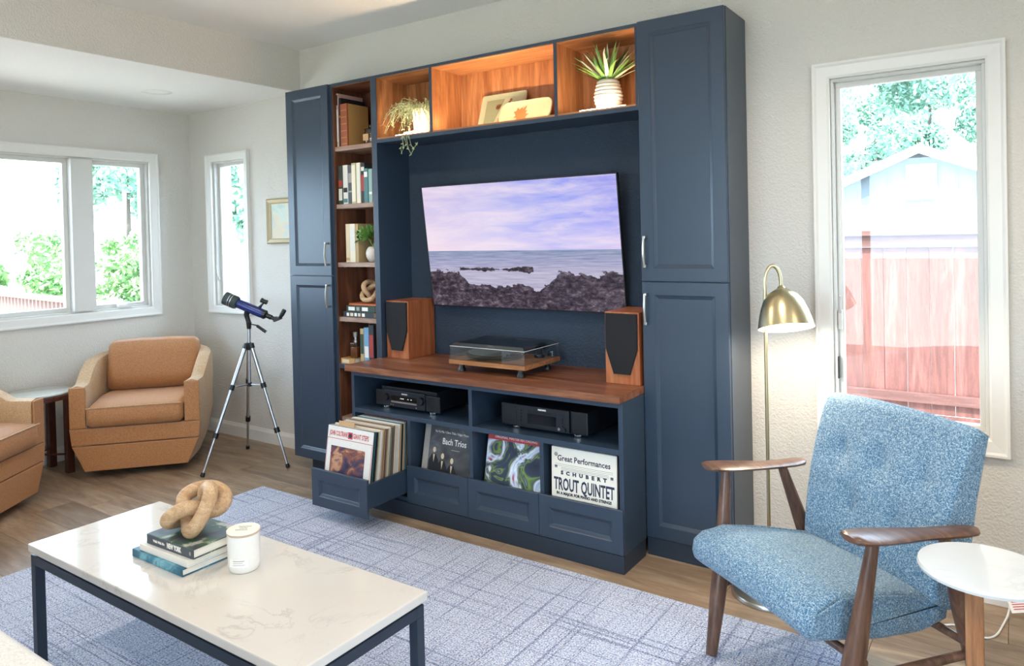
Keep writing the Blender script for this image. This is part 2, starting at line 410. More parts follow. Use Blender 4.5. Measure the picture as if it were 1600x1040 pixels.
# ------------------------------------------------------------------ the room
XL, XR, YF = -4.183, 2.6, -5.6           # left wall, right wall, wall behind the viewer
ZC, ZB, XC = 2.64, 2.368, -2.9015        # main ceiling, alcove ceiling, step between them
def struct(o): o['kind'] = 'structure'; return o
def wall_with_holes(name, along, a0, a1, z1, holes, pos, thick, mat):
    """wall in plane x=pos or y=pos, thick>0 away from the room; holes: (a0,a1,z0,z1)"""
    m = MB()
    cuts = sorted({a0, a1, *[h[0] for h in holes], *[h[1] for h in holes]})
    for p, q in zip(cuts, cuts[1:]):
        zs = [(0.0, z1)]
        for h in holes:
            if h[0] <= p and h[1] >= q:
                zs = [r for (s0, s1) in zs for r in ((s0, min(s1, h[2])), (max(s0, h[3]), s1)) if r[1]-r[0] > 1e-4]
        for s0, s1 in zs:
            if along == 'x': m.box((p, pos, s0), (q, pos+thick, s1))
            else: m.box((pos, p, s0), (pos+thick, q, s1))
    return struct(m.build(name, mat, loc=(0, 0, 0)))
W1 = (.335, .866, .608, 2.0)             # openings on the back wall (x0,x1,z0,z1)
W3 = (-3.905, -3.51, .935, 1.985)
W2 = (-2.45, -.322, .945, 1.985)         # opening on the left wall (y0,y1,z0,z1)
wall_with_holes('wall_back', 'x', XL-.16, XR+.16, ZC+.1, [W1, W3], 0.0, .16, 'wall_paint')
wall_with_holes('wall_left', 'y', YF-.16, 0.0, ZC+.1, [W2], XL, -.16, 'wall_paint')
DOORHOLE = (-1.7, .9, .02, 2.2)
wall_with_holes('wall_front', 'x', XL, XR, ZC+.1, [DOORHOLE], YF, -.16, 'wall_paint')
SIDEHOLE = (-4.4, -2.4, .9, 2.1)
wall_with_holes('wall_right', 'y', YF, 0.0, ZC+.1, [SIDEHOLE], XR, .16, 'wall_paint')
struct(MB().box((XC, YF, ZC), (XR, 0, ZC+.1)).build('ceiling', 'ceiling_paint', loc=(0, 0, ZC)))
# lowered alcove ceiling with the step face that ends it
struct(MB().box((XL, YF, ZB), (XC, 0, ZC+.1)).build('ceiling_alcove', 'wall_paint', loc=(0, 0, ZB)))
struct(MB().box((XL, YF, ZB-.003), (XC-.001, -.001, ZB)).build('ceiling_alcove_panel', 'ceiling_paint', loc=(0, 0, ZB)))
# floor of separate planks running along the media wall
fl = struct(MB().box((XL-.1, YF, -.06), (XR+.1, 0, -.004)).build('floor', 'dark_gap', loc=(0, 0, 0)))
PW = .2
rows = []
y1 = -.69+PW*4
while y1 > YF:
    rows.append((max(y1-PW, YF), min(y1, 0.0))); y1 -= PW
seam0 = {3: -2.95, 4: -3.16, 5: -3.2, 2: .535, 6: -2.66}
mesh_cache = {}
for i, (ya, yb) in enumerate(rows):
    if yb-ya < .01: continue
    x = XL-1.5+(.37*i*1.618 % 1.5)
    s = {4: -2.95, 3: .535, 5: -3.46, 6: -3.14, 7: -3.3, 8: -2.7}.get(i)
    if s is not None: x = s-1.5*math.ceil((s-XL)/1.5)
    while x < XR:
        a, b = max(x, XL), min(x+1.5, XR); x += 1.5
        if b-a < .01: continue
        key = (round(b-a, 3), round(yb-ya, 3))
        if key not in mesh_cache:
            q = MB().box((0, 0, -.012), (b-a-.0012, yb-ya-.0012, 0), .0008, 1).build('plank', 'floor_plank', fl, local=True); mesh_cache[key] = q.data
        else:
            q = bpy.data.objects.new('plank', mesh_cache[key]); COL.objects.link(q); q.parent = fl; XF[q.name] = Matrix.Identity(4)
        q.location = (a+.0006, ya+.0006, 0)
# baseboards
def baseboard(name, a, b):
    a, b = Vector(a), Vector(b); m = MB(); d = (b-a).normalized(); nrm = Vector((d.y, -d.x, 0))   # towards the room
    prof = [(0, 0), (.014, 0), (.014, .072), (.008, .086), (.006, .094), (0, .094)]
    m.rings([[a+nrm*p+Vector((0, 0, z)) for p, z in prof], [b+nrm*p+Vector((0, 0, z)) for p, z in prof]])
    return struct(m.build(name, 'trim_white', loc=tuple(a)))
baseboard('baseboard_left', (XL, YF, 0), (XL, -.015, 0))
baseboard('baseboard_back', (XL, 0, 0), (-2.704, 0, 0))
baseboard('baseboard_right', (.002, 0, 0), (XR, 0, 0))
baseboard('baseboard_far_right', (XR, 0, 0), (XR, YF, 0))
baseboard('baseboard_front', (XR, YF, 0), (.92, YF, 0))
# windows
def casing(parent, x0, x1, z0, z1, w, axis, pos, out, mat='trim_white', bottom=True):
    """picture-frame casing with a stepped profile, mitred corners; axis x: wall plane y=pos; axis y: wall plane x=pos. out = sign towards the room"""
    prof = [(0, 0), (0, .012), (.008, .017), (w-.016, .02), (w-.008, .026), (w, .026), (w, 0)]   # (from inner edge outwards, proud)
    def P(a, z, d): return (a, pos+out*d, z) if axis == 'x' else (pos+out*d, a, z)
    sides = {'casing_top': ((x0, z1), (x1, z1), (0, 1)), 'casing_side': ((x0, z0), (x0, z1), (-1, 0)), 'casing_side ': ((x1, z0), (x1, z1), (1, 0)), 'casing_bottom': ((x0, z0), (x1, z0), (0, -1))}
    for nm, (p, q, dr) in sides.items():
        rp, rq = [], []
        for e, d in prof:
            if dr[1]:
                rp.append(P(p[0]-e, p[1]+dr[1]*e, d)); rq.append(P(q[0]+e, q[1]+dr[1]*e, d))
            else:
                rp.append(P(p[0]+dr[0]*e, p[1]-e, d)); rq.append(P(q[0]+dr[0]*e, q[1]+e, d))
        MB().rings([rp, rq]).build(nm.strip(), mat, parent)
def frame_rect(m, x0, x1, z0, z1, w, a, b, axis):
    """rectangular frame of bar width w between depths a and b"""
    def bx(p0, p1, q0, q1):
        if axis == 'x': m.box((p0, a, q0), (p1, b, q1), .002, 1)
        else: m.box((a, p0, q0), (b, p1, q1), .002, 1)
    bx(x0, x1, z1-w, z1); bx(x0, x1, z0, z0+w); bx(x0, x0+w, z0+w, z1-w); bx(x1-w, x1, z0+w, z1-w)
    return m
def window(name, hole, axis, pos, out, cw, panes, label):
    x0, x1, z0, z1 = hole
    w = thing(name, label, None, (x0, pos, z0) if axis == 'x' else (pos, x0, z0), kind='structure')
    casing(w, x0, x1, z0, z1, cw, axis, pos, out)
    i0, i1 = sorted((pos-out*.012, pos-out*.13))
    frame_rect(MB(), x0, x1, z0, z1, .012, i0, i1, axis).build('jamb', 'vinyl_frame', w)
    for k, (p0, p1, sw) in enumerate(panes):
        d0, d1 = sorted((pos-out*.045, pos-out*.085))
        sash = frame_rect(MB(), p0, p1, z0+.012, z1-.012, sw, d0, d1, axis).build('sash', 'vinyl_frame', w)
        g0, g1 = pos-out*.060, pos-out*.066
        a, b = ((p0+sw, min(g0, g1), z0+.012+sw), (p1-sw, max(g0, g1), z1-.012-sw))
        if axis == 'y': a, b = (a[1], a[0], a[2]), (b[1], b[0], b[2])
        MB().box(a, b).build('pane', 'window_glass', sash)
    return w
w1 = window('window_1', W1, 'x', 0.0, -1, .062, [(W1[0]+.012, W1[1]-.012, .02)], 'tall white framed window in the wall behind the blue lounge chair')
w3 = window('window_3', W3, 'x', 0.0, -1, .05, [(W3[0]+.012, W3[1]-.012, .02)], 'narrow white framed window behind the telescope')
w2 = window('window_2', W2, 'y', XL, 1, .06, [(-.716, W2[1]-.012, .028), (-2.43, -.855, .028)], 'wide two part white framed window above the tan armchair')
part('mullion', 'vinyl_frame', w2, (XL-.13, -.855, W2[2]+.012), (XL+.012, -.716, W2[3]-.012), .003)
# small hardware
MB().box((W1[0]+.014, .02, .98), (W1[0]+.03, .045, 1.06), .003).tube([(W1[0]+.022, .02, 1.05), (W1[0]+.026, -.005, 1.09), (W1[0]+.03, -.012, 1.12)], .005, 8).build('latch', 'vinyl_frame', w1, smooth=40)
MB().box((W1[0]+.0125, .012, .78), (W1[0]+.019, .03, .87), .002).build('latch', 'dark_gap', w1)
MB().box((XL-.04, -.56, W2[2]+.012), (XL+.0, -.47, W2[2]+.035), .004).tube([(XL-.01, -.5, W2[2]+.035), (XL+.02, -.46, W2[2]+.04), (XL+.022, -.41, W2[2]+.04)], .006, 8).build('crank_handle', 'white_plastic', w2, smooth=40)
MB().tube([(W3[0]+.02, .03, 1.12), (W3[0]+.025, .005, 1.16), (W3[0]+.025, 0, 1.23)], .005, 8).build('latch', 'vinyl_frame', w3, smooth=40)
# unseen glass door behind the viewer and right-hand window, added to let daylight in
d1 = thing('added_door_1', 'wide sliding glass door added behind the viewer to let daylight in', None, (DOORHOLE[0], YF, 0), kind='structure')
frame_rect(MB(), DOORHOLE[0], DOORHOLE[1], DOORHOLE[2], DOORHOLE[3], .06, YF-.1, YF-.04, 'x').box((-.44, YF-.1, .08), (-.36, YF-.04, 2.14)).build('added_door_frame', 'vinyl_frame', d1)
MB().box((DOORHOLE[0]+.06, YF-.075, .08), (-.44, YF-.07, 2.14)).build('pane', 'window_glass', d1)
MB().box((-.36, YF-.075, .08), (DOORHOLE[1]-.06, YF-.07, 2.14)).build('pane', 'window_glass', d1)
w4 = window('added_window_4', SIDEHOLE, 'y', XR, -1, .06, [(SIDEHOLE[0]+.012, SIDEHOLE[1]-.012, .03)], 'window added in the right hand wall behind the viewer to let daylight in')
portal('portal_front', (-.4, YF-.17, 1.11), (PI/2, 0, 0), 2.6, 2.18)
portal('portal_right', (XR+.17, -3.4, 1.5), (0, PI/2, 0), 1.2, 2.0)
portal('portal_left', (XL-.17, -1.386, 1.465), (0, -PI/2, 0), 1.04, 2.13)
portal('portal_back', (.6, .17, 1.3), (-PI/2, 0, 0), .53, 1.39)
portal('portal_small', (-3.71, .17, 1.46), (-PI/2, 0, 0), .39, 1.05)
# recessed ceiling downlights: the alcove one is off, those over the room are lit
def downlight(x, y, z, lit, label):
    t = thing('recessed_downlight', label, 'ceiling light', (x, y, z), group='recessed downlights' if lit else None)
    MB().lathe([(.062, -.004), (.09, -.004), (.094, -.001), (.094, 0), (.062, 0)], (x, y, z), n=32, cap0=False, cap1=False).build('trim_ring', 'trim_white', t, smooth=40)
    MB().lathe([(.062, -.002), (.05, .04), (.0, .042)], (x, y, z), n=32, cap0=False, cap1=False).build('reflector', 'white_plastic', t, smooth=40)
    if lit:
        d = bpy.data.lights.new('downlight_lamp', 'SPOT'); d.energy = DOWN_W; d.spot_size = math.radians(150); d.spot_blend = .6; d.shadow_soft_size = .06; d.color = (1.0, .84, .68)
        o = bpy.data.objects.new('downlight_lamp', d); COL.objects.link(o); o.parent = t; o.location = (0, 0, -.01)
DOWN_W = 54.0
downlight(-3.56, -.6, ZB, False, 'white recessed downlight in the lowered ceiling, switched off')
for x in (-1.9, .1, 1.8):
    for y in (-1.35, -3.4): downlight(x, y, ZC, True, 'lit round recessed downlight in the main ceiling')

# ------------------------------------------------------------------ media wall
YB, YD = -.262, -.2824                   # carcass front, door front
def tall_cabinet(x0, x1, hand, label):
    t = thing('tall_cabinet', label, 'cabinet', (x0, 0, 0), group='tall navy cabinets')
    part('carcass', 'navy', t, (x0, YB+.0005, .078), (x1, -.001, 2.3), .0015)
    tx, ty = (x0+.085, YB+.045) if hand > 0 else (x0+.001, YB-.012)
    part('toe_kick', 'navy_shaded', t, (tx, ty, 0), (x1-.001, -.001, .077))
    hx = x0+.024 if hand < 0 else x1-.024
    for z0, z1, h0, h1 in ((.081, 1.1825, 1.0, 1.135), (1.1865, 2.298, 1.245, 1.38)):
        d = panel_front(MB(), x0+.001, x1-.003, z0, z1, YD).build('door', 'navy', t)
        pull(d, hx, YD, h0, h1)
    return t
tall_cabinet(-2.702, -2.327, 1, 'tall navy two door cabinet beside the telescope')
tall_cabinet(-.379, 0.0, -1, 'tall navy two door cabinet beside the brass floor lamp')
# open bookcase column
bc = thing('bookcase', 'narrow navy bookcase with walnut lining beside the television niche', 'bookcase', (-2.16, 0, 0))
part('side_panel', 'navy', bc, (-2.3265, YB, 0), (-2.314, -.001, 2.3), .001)
part('side_panel', 'navy', bc, (-1.997, YB, 0), (-1.9595, -.001, 2.3), .001)
part('lining', 'walnut_z', bc, (-2.3138, YB+.004, .34), (-2.308, -.021, 2.282))
part('lining', 'walnut_z', bc, (-2.003, YB+.004, .34), (-1.9972, -.021, 2.282))
part('back_panel', 'walnut_z', bc, (-2.3138, -.02, .08), (-1.9972, -.001, 2.3))
part('top_panel', 'navy', bc, (-2.3138, YB, 2.283), (-1.9972, -.0205, 2.3))
part('top_lining', 'walnut', bc, (-2.3078, YB+.004, 2.2775), (-2.0032, -.021, 2.2828))
part('plinth', 'navy_shaded', bc, (-2.3138, YB, 0), (-1.9972, -.0205, .08))
part('base_panel', 'navy', bc, (-2.3138, YB, .0805), (-1.9972, -.0205, .335))
SHELF_Z = (1.934, 1.600, 1.262, .945, .672, .362)
for k, z in enumerate(SHELF_Z):
    if k == 4: part('shelf', 'navy', bc, (-2.3075, YB+.002, z-.026), (-2.0035, -.0212, z), .001)
    else: part('shelf', 'shelf_wood', bc, (-2.3075, -.252, z-.026), (-2.0035, -.0212, z), .0015)
for z in SHELF_Z[:4]:
    for x, y in ((-2.296, -.215), (-2.016, -.215)):
        MB().box((x-.008, y-.008, z-.034), (x+.008, y+.008, z-.0262), .002).build('shelf_pin', 'chrome', bc)
# lit display cubbies bridging the niche
bx0, bx1 = -1.959, -.3795
br = thing('display_bridge', 'navy display shelf of three walnut lined cubbies above the television', 'shelf', (bx0, 0, 1.925))
part('bottom_board', 'navy', br, (bx0, YB, 1.925), (bx1, -.001, 1.945), .001)
part('top_board', 'navy', br, (bx0, YB, 2.2855), (bx1, -.001, 2.3), .001)
part('floor_lining', 'walnut_lit_x', br, (bx0, YB+.004, 1.9452), (bx1, -.0135, 1.9485))
part('ceiling_lining', 'walnut_lit_x', br, (bx0, YB+.004, 2.281), (bx1, -.0135, 2.2853))
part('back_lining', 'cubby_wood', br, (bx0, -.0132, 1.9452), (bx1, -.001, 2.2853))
for a, b in ((bx0, -1.9555), (-1.570, -1.553), (-.809, -.792), (-.3985, bx1)):
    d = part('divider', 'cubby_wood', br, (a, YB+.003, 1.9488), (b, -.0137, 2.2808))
    part('front_edge', 'navy', d, (a, YB, 1.9452), (b, YB+.0028, 2.2853))
for a, b in ((-1.9553, -1.5702), (-1.5528, -.8092), (-.7918, -.3987)): part('front_lip', 'walnut_lit_x', br, (a, YB+.0005, 1.9453), (b, YB+.0036, 1.953))
def led_bar(x0, x1, zt, label):
    t = thing('led_bar', label, 'light', ((x0+x1)/2, -.24, 1.9487))
    part('channel', 'alu', t, (x0, -.2495, 1.9487), (x1, -.2365, zt-.002))
    part('diffuser', 'led', t, (x0+.002, -.2487, zt-.0018), (x1-.002, -.2373, zt))
led_bar(-1.83, -1.60, 1.9575, 'short warm light bar in front of the trailing plant')
led_bar(-1.50, -.86, 1.9515, 'long warm light bar hidden below the leaf platters')
led_bar(-.685, -.455, 1.9575, 'short warm light bar in front of the spiky plant')
struct(part_ := MB().box((-1.959, -.003, .7), (-.3795, -.0005, 1.925)).build('wall_niche', 'navy_wall', loc=(-1.959, 0, .7)))
# console
YC, YBC, YDR = -.5215, -.497, -.5115
cx0, cx1 = -1.957, -.3785
co = thing('media_console', 'navy media console with two open bays and four record drawers', 'cabinet', (cx0, -.25, 0))
part('side_panel', 'navy', co, (cx0, YBC, .074), (cx0+.02, -.005, .7), .001)
part('side_panel', 'navy', co, (cx1-.02, YBC, .074), (cx1, -.2845, .7), .001)
part('top_rail', 'navy', co, (cx0+.0202, YBC, .677), (cx1-.0202, -.005, .7))
part('middle_shelf', 'navy', co, (cx0+.0202, YBC, .483), (cx1-.0202, -.012, .506), .001)
part('upright', 'navy', co, (-1.174, YBC, .5062), (-1.154, -.012, .6768))
for a in (-1.567, -1.176, -.784): part('upright', 'navy', co, (a, YBC, .0952), (a+.02, -.012, .4828))
part('bottom_board', 'navy', co, (cx0+.0202, YBC, .074), (cx1-.0202, -.012, .095))
part('back_panel', 'navy', co, (cx0+.0202, -.0118, .074), (-.3995, -.005, .6768))
part('toe_kick', 'navy_shaded', co, (cx0, YDR+.002, 0), (cx1, -.2965, .0738))
DR = [(-1.955, -1.5680, -.269), (-1.5650, -1.1805, 0), (-1.1785, -.7868, 0), (-.7848, -.3800, 0)]
BAY = [(-1.937, -1.567), (-1.547, -1.176), (-1.156, -.784), (-.764, -.3987)]
for (a, b, dy), (p, q) in zip(DR, BAY):
    f = panel_front(MB(), a, b, .0765, .2611, YDR+dy, .05, .0135).build('drawer_front', 'navy', co)
    m = MB(); y0, y1 = YDR+dy+.0145, YDR+dy+.43
    m.box((p+.006, y0, .12), (p+.02, y1, .235)); m.box((q-.02, y0, .12), (q-.006, y1, .235)); m.box((p+.02, y0, .12), (q-.02, y1, .155)); m.box((p+.02, y1-.012, .155), (q-.02, y1, .235))
    m.build('drawer_box', 'navy', f)
# walnut top
m = MB(); m.box((-1.981, YC, .7005), (-.3795, -.2645, .7313), .0015); m.box((-1.9585, -.2645, .7005), (-.3795, -.0035, .7313))
tag(m.build('countertop', 'walnut', loc=(-1.17, -.26, .7005)), 'thick walnut top on the navy media console', 'countertop')
ZT = .7315

# ------------------------------------------------------------------ television, hi-fi
def screen_mat():
    g = NG('tv_picture'); tc = g.t.nodes.new('ShaderNodeTexCoord')
    mp = g.t.nodes.new('ShaderNodeMapping'); g.link(tc.outputs['Generated'], mp.inputs[0]); v = mp.outputs[0]
    x, y, z = g.sep(v)[0], g.sep(v)[1], g.sep(v)[2]      # x across, z up (generated 0..1)
    def crd(sx, sz, rot=0.0, off=0.0):
        m2 = g.t.nodes.new('ShaderNodeMapping'); m2.inputs['Scale'].default_value = (sx, 0.001, sz); m2.inputs['Rotation'].default_value = (0, rot, 0); m2.inputs['Location'].default_value = (off, 0, off); g.link(tc.outputs['Generated'], m2.inputs[0]); return m2.outputs[0]
    hz = .462
    sky = g.ramp(z, [(hz, srgb('#f0dce8')), (.6, srgb('#c9c4ee')), (.8, srgb('#9aa6ea')), (1.0, srgb('#8b93de'))])
    side = g.ramp(x, [(0, srgb('#ecd3df')), (.35, srgb('#d6cdea')), (.72, srgb('#8496f2')), (1, srgb('#9a98ec'))])
    sky = g.mix(.6, sky, side)
    st = g.noise(crd(2.2, 9, .45), 1.5, 5, .6, .6); st2 = g.noise(crd(1.5, 5, .35, 3.0), 1.4, 5, .6, .8)
    cl = g.ramp(g.math('ADD', g.math('MULTIPLY', st, .55), g.math('MULTIPLY', st2, .45)), [(.42, (0, 0, 0)), (.62, (1, 1, 1))])
    sky = g.mix(g.math('MULTIPLY', cl, .62), sky, srgb('#f3e3ea'))
    wv = g.noise(crd(5, 60), 1.5, 4, .6); sea = g.ramp(z, [(.28, srgb('#b9b4cc')), (.36, srgb('#9a9cc0')), (.44, srgb('#7d8cb0')), (.462, srgb('#6f8fae'))])
    sea = g.mix(.35, sea, g.ramp(wv, [(.35, srgb('#6d7398')), (.65, srgb('#d6d2e2'))]))
    col = g.mix(g.math('GREATER_THAN', z, hz), sea, sky)
    # rocks: ragged edge, with tide pools
    edge = g.noise(crd(5, 3), 1.3, 6, .65); rk = g.noise(crd(30, 34), 1.0, 6, .75, .5); mid_ = g.noise(crd(13, 11, 0, 5.0), 1.0, 4, .6)
    wob = g.math('ADD', g.math('MULTIPLY', g.math('SUBTRACT', edge, .5), .10), g.math('MULTIPLY', g.math('SUBTRACT', mid_, .5), .16))
    sidelift = g.math('MINIMUM', g.math('MULTIPLY', g.math('MAXIMUM', g.math('SUBTRACT', g.math('ABSOLUTE', g.math('SUBTRACT', x, .44)), .2), 0.0), 1.6), .105)
    lim = g.math('ADD', g.math('ADD', .175, sidelift), g.math('ADD', wob, g.math('MULTIPLY', g.math('SUBTRACT', rk, .5), .03)))
    rmask = g.math('LESS_THAN', z, lim)
    band = g.math('MULTIPLY', g.math('LESS_THAN', g.math('ABSOLUTE', g.math('SUBTRACT', z, g.math('ADD', .31, g.math('MULTIPLY', g.math('SUBTRACT', rk, .5), .03)))), g.math('MULTIPLY', g.math('SUBTRACT', edge, .38), .14)), g.math('LESS_THAN', g.math('ABSOLUTE', g.math('SUBTRACT', x, .38)), .2))
    rmask = g.math('MAXIMUM', rmask, band)
    rock = g.ramp(g.math('ADD', g.math('MULTIPLY', rk, .7), g.math('MULTIPLY', mid_, .3)), [(.38, srgb('#17131c')), (.48, srgb('#3a323e')), (.56, srgb('#5c5160')), (.68, srgb('#a2959f'))])
    col = g.mix(rmask, col, rock)
    e = g.n('ShaderNodeEmission', Strength=.92); g.link(col, e.inputs['Color'])
    gl = g.n('ShaderNodeBsdfGlossy', Roughness=.12); gl.inputs['Color'].default_value = (.03, .03, .03, 1)
    ad = g.t.nodes.new('ShaderNodeAddShader'); g.link(e.outputs[0], ad.inputs[0]); g.link(gl.outputs[0], ad.inputs[1]); g.link(ad.outputs[0], g.out.inputs[0])
    MATS['tv_picture'] = g.m
screen_mat()
tv = thing('television', 'large flat television tilted forward, showing a rocky shore at dusk', 'television', (-1.156, -.004, 1.0))
tvx0, tvx1 = -1.752, -.560
Mt = Matrix.Translation((0, -.055, 1.012)) @ Matrix.Rotation(math.radians(7.0), 4, 'X')    # tilts the top forward
def tvbox(a, b, bevel=0):
    m = MB().box(a, b, bevel); m.bm.transform(Mt); return m
tvbox((tvx0, -.0, 0), (tvx1, .022, .668), .002).build('housing', 'black_plastic', tv)
tvbox((tvx0+.004, -.0012, .006), (tvx1-.004, -.0004, .663)).build('screen', 'tv_picture', tv)
tvbox((tvx0+.3, .0222, .1), (tvx1-.3, .03, .4)).build('rear_cover', 'black_plastic', tv)
MB().box((-1.3, -.03, 1.12), (-1.0, -.0042, 1.42)).build('wall_bracket', 'black_matte', tv)
def speaker(x0, x1, yf, yb, label, grille=True):
    t = thing('bookshelf_speaker', label, 'speaker', ((x0+x1)/2, yf, ZT), group='pair of wooden speakers')
    h = .317; c = (x0+x1)/2; w = x1-x0
    part('enclosure', 'cherry', t, (x0, yf, ZT), (x1, yb, ZT+h), .002)
    g0, g1 = ZT+.045, ZT+h-.006; hw = w/2-.006
    out = [(c-hw, g1), (c-hw, ZT+.155), (c-hw*.52, g0), (c+hw*.52, g0), (c+hw, ZT+.155), (c+hw, g1)]
    MB().prism(out, yf-.011, yf-.0005, 'xz', .003).build('grille', 'speaker_grille', t)
    return t
speaker(-1.948, -1.785, -.232, -.012, 'wooden speaker with black grille on the walnut top beside the bookcase')
speaker(-.556, -.393, -.29, -.05, 'wooden speaker with black grille on the walnut top beside the tall cabinet')
# turntable
tt = thing('turntable', 'wooden turntable under a clear acrylic dust cover', 'turntable', (-1.14, -.25, ZT))
X0, X1, Y0, Y1, ZP = -1.362, -.912, -.405, -.09, .771
part('plinth', 'plinth_wood', tt, (X0, Y0, ZP), (X1, Y1, ZP+.021), .0015)
for x in (X0+.05, X1-.05):
    for y in (Y0+.04, Y1-.04): MB().lathe([(.019, 0), (.019, .012), (.014, .018), (.014, .0392)], (x, y, ZT), n=18).build('foot', 'black_plastic', tt, smooth=40)
pz = ZP+.021
MB().lathe([(.0, 0), (.06, 0), (.06, .01), (.143, .01), (.146, .014), (.146, .026), (.142, .028), (0, .028)], (X0+.175, -.25, pz+.001), n=48, cap0=False, cap1=False).build('platter', 'display_black', tt, smooth=35)
MB().lathe([(.138, 0), (.138, .003), (0, .003)], (X0+.175, -.25, pz+.0295), n=48, cap1=False).build('slipmat', 'scope_rubber', tt)
MB().cyl((X0+.175, -.25, pz+.031), (X0+.175, -.25, pz+.042), .0035, n=10).build('spindle', 'chrome', tt)
m = MB(); ax, ay = X1-.075, Y1-.07
m.lathe([(.026, 0), (.026, .014), (.017, .018), (.017, .045), (.0, .045)], (ax, ay, pz+.001), n=20, cap1=False); m.lathe([(.02, -.012), (.02, .012)], (ax, ay+.045, pz+.052), (0, 1, 0), n=16)
m.tube([(ax, ay+.06, pz+.052), (ax, ay, pz+.052), (ax-.02, ay-.17, pz+.046), (ax-.045, ay-.2, pz+.042)], [.005, .005, .004, .004], 10); m.box((ax-.062, ay-.222, pz+.032), (ax-.044, ay-.19, pz+.044), .002)
m.build('tonearm', 'black_plastic', tt, smooth=40)
MB().box((X1-.05, Y1-.035, pz+.0005), (X1-.02, Y1-.015, pz+.03), .002).build('hinge', 'chrome', tt)
MB().box((X0+.04, Y1-.035, pz+.0005), (X0+.07, Y1-.015, pz+.03), .002).build('hinge', 'chrome', tt)
lx0, lx1, ly0, ly1, lz0, lz1 = X0+.004, X1-.004, Y0+.004, Y1-.004, pz+.0015, pz+.082
def lidring(i, z): return [(lx0+i, ly0+i, z), (lx1-i, ly0+i, z), (lx1-i, ly1-i, z), (lx0+i, ly1-i, z)]
MB().rings([lidring(0, lz0), lidring(0, lz1-.016), lidring(.02, lz1), lidring(.017, lz1-.003), lidring(.003, lz1-.0175), lidring(.003, lz0)], caps=False).build('lid_wall', 'acrylic', tt, recalc=True)
MB().box((lx0+.0205, ly0+.0205, lz1-.003), (lx1-.0205, ly1-.0205, lz1)).build('lid_top', 'acrylic', tt)
for a, b in (((lx0, ly0), (lx1, ly0)), ((lx1, ly0), (lx1, ly1))):
    MB().tube([(a[0], a[1], lz1-.016), (b[0], b[1], lz1-.016)], .0011, 6).build('lid_edge', 'white_plastic', tt)  # white lines stand in for the glints along the clear lid
part('lid_badge', 'chrome', tt, (X1-.215, Y1-.068, lz1+.0002), (X1-.14, Y1-.058, lz1+.0008))
# receiver and player
ZS = .5062
def hifi_feet(t, xs, y):
    for x in xs: MB().lathe([(.021, 0), (.023, .003), (.023, .013), (.02, .0152)], (x, y, ZS), n=20).build('foot', 'chrome', t, smooth=40)
rc = thing('av_receiver', 'black slim receiver with two knobs on the left console shelf', 'receiver', (-1.63, -.38, ZS))
rx0, rx1, ry = -1.845, -1.405, -.435; rz = ZS+.0155
part('chassis', 'hifi_black', rc, (rx0+.03, ry+.018, rz), (rx1-.03, -.09, rz+.098), .002)
part('faceplate', 'hifi_panel', rc, (rx0+.062, ry, rz+.001), (rx1-.095, ry+.0178, rz+.086), .003)
for a, b in ((rx0, rx0+.0615), (rx1-.0945, rx1)): part('side_wing', 'hifi_black', rc, (a, ry+.004, rz), (b, ry+.0178, rz+.08), .004)
hifi_feet(rc, (rx0+.06, rx1-.06), ry+.03); hifi_feet(rc, (rx0+.06, rx1-.06), -.14)
for x in (rx0+.083, rx1-.115):
    k = MB().lathe([(.019, 0), (.019, .014), (.017, .017), (0, .017)], (x, ry-.0003, rz+.05), (0, -1, 0), n=24, cap1=False).build('knob', 'hifi_black', rc, smooth=40)
    MB().lathe([(.0205, 0), (.0205, .003)], (x, ry-.0002, rz+.05), (0, -1, 0), n=24, cap0=False, cap1=False).build('knob_ring', 'chrome', k, smooth=40)
part('display', 'display_black', rc, (rx0+.115, ry-.0012, rz+.036), (rx1-.15, ry-.0002, rz+.06))
part('control_strip', 'alu', rc, (rx0+.115, ry-.002, rz+.024), (rx1-.15, ry-.0002, rz+.032))
for x in (rx0+.115, rx0+.13): MB().lathe([(.005, 0), (.004, .004), (0, .004)], (x, ry-.0002, rz+.012), (0, -1, 0), n=12, cap1=False).build('button', 'chrome', rc)
MB().lathe([(.004, 0), (.0035, .004), (0, .004)], (rx1-.15, ry-.0002, rz+.012), (0, -1, 0), n=12, cap1=False).build('jack', 'chrome', rc)
FR = lambda x, y, z: frame((x, y, z), (1, 0, 0), (0, -1, 0))
lettering('marantz', .012, 'ink_white', rc, FR((rx0+rx1)/2-.012, ry-.0006, rz+.073), 'lettering', 1.0, .0003, bold=.0004)
for dx, wd in ((-.03, .026), (.02, .01), (.042, .008)): part('display_glyphs', 'paper_white', rc, ((rx0+rx1)/2-.012+dx, ry-.0016, rz+.046), ((rx0+rx1)/2-.012+dx+wd, ry-.0013, rz+.0505))
cd = thing('cd_player', 'black disc player with a wide display on the right console shelf', 'cd player', (-.8, -.38, ZS))
px0, px1, py = -1.03, -.575, -.44
part('chassis', 'hifi_black', cd, (px0+.006, py+.02, rz), (px1-.006, -.1, rz+.098), .002)
for a, b in ((px0, px0+.087), (px1-.085, px1)): part('side_wing', 'hifi_black', cd, (a, py+.006, rz), (b, py+.0198, rz+.1), .005)
part('faceplate', 'hifi_panel', cd, (px0+.0915, py, rz+.001), (px1-.0895, py+.0198, rz+.1), .002)
hifi_feet(cd, (px0+.07, px1-.06), py+.035); hifi_feet(cd, (px0+.07, px1-.06), -.15)
part('disc_tray', 'hifi_black', cd, (px0+.15, py-.0022, rz+.07), (px1-.155, py-.0002, rz+.083), .001)
part('display', 'display_black', cd, (px0+.15, py-.0012, rz+.022), (px1-.155, py-.0002, rz+.066))
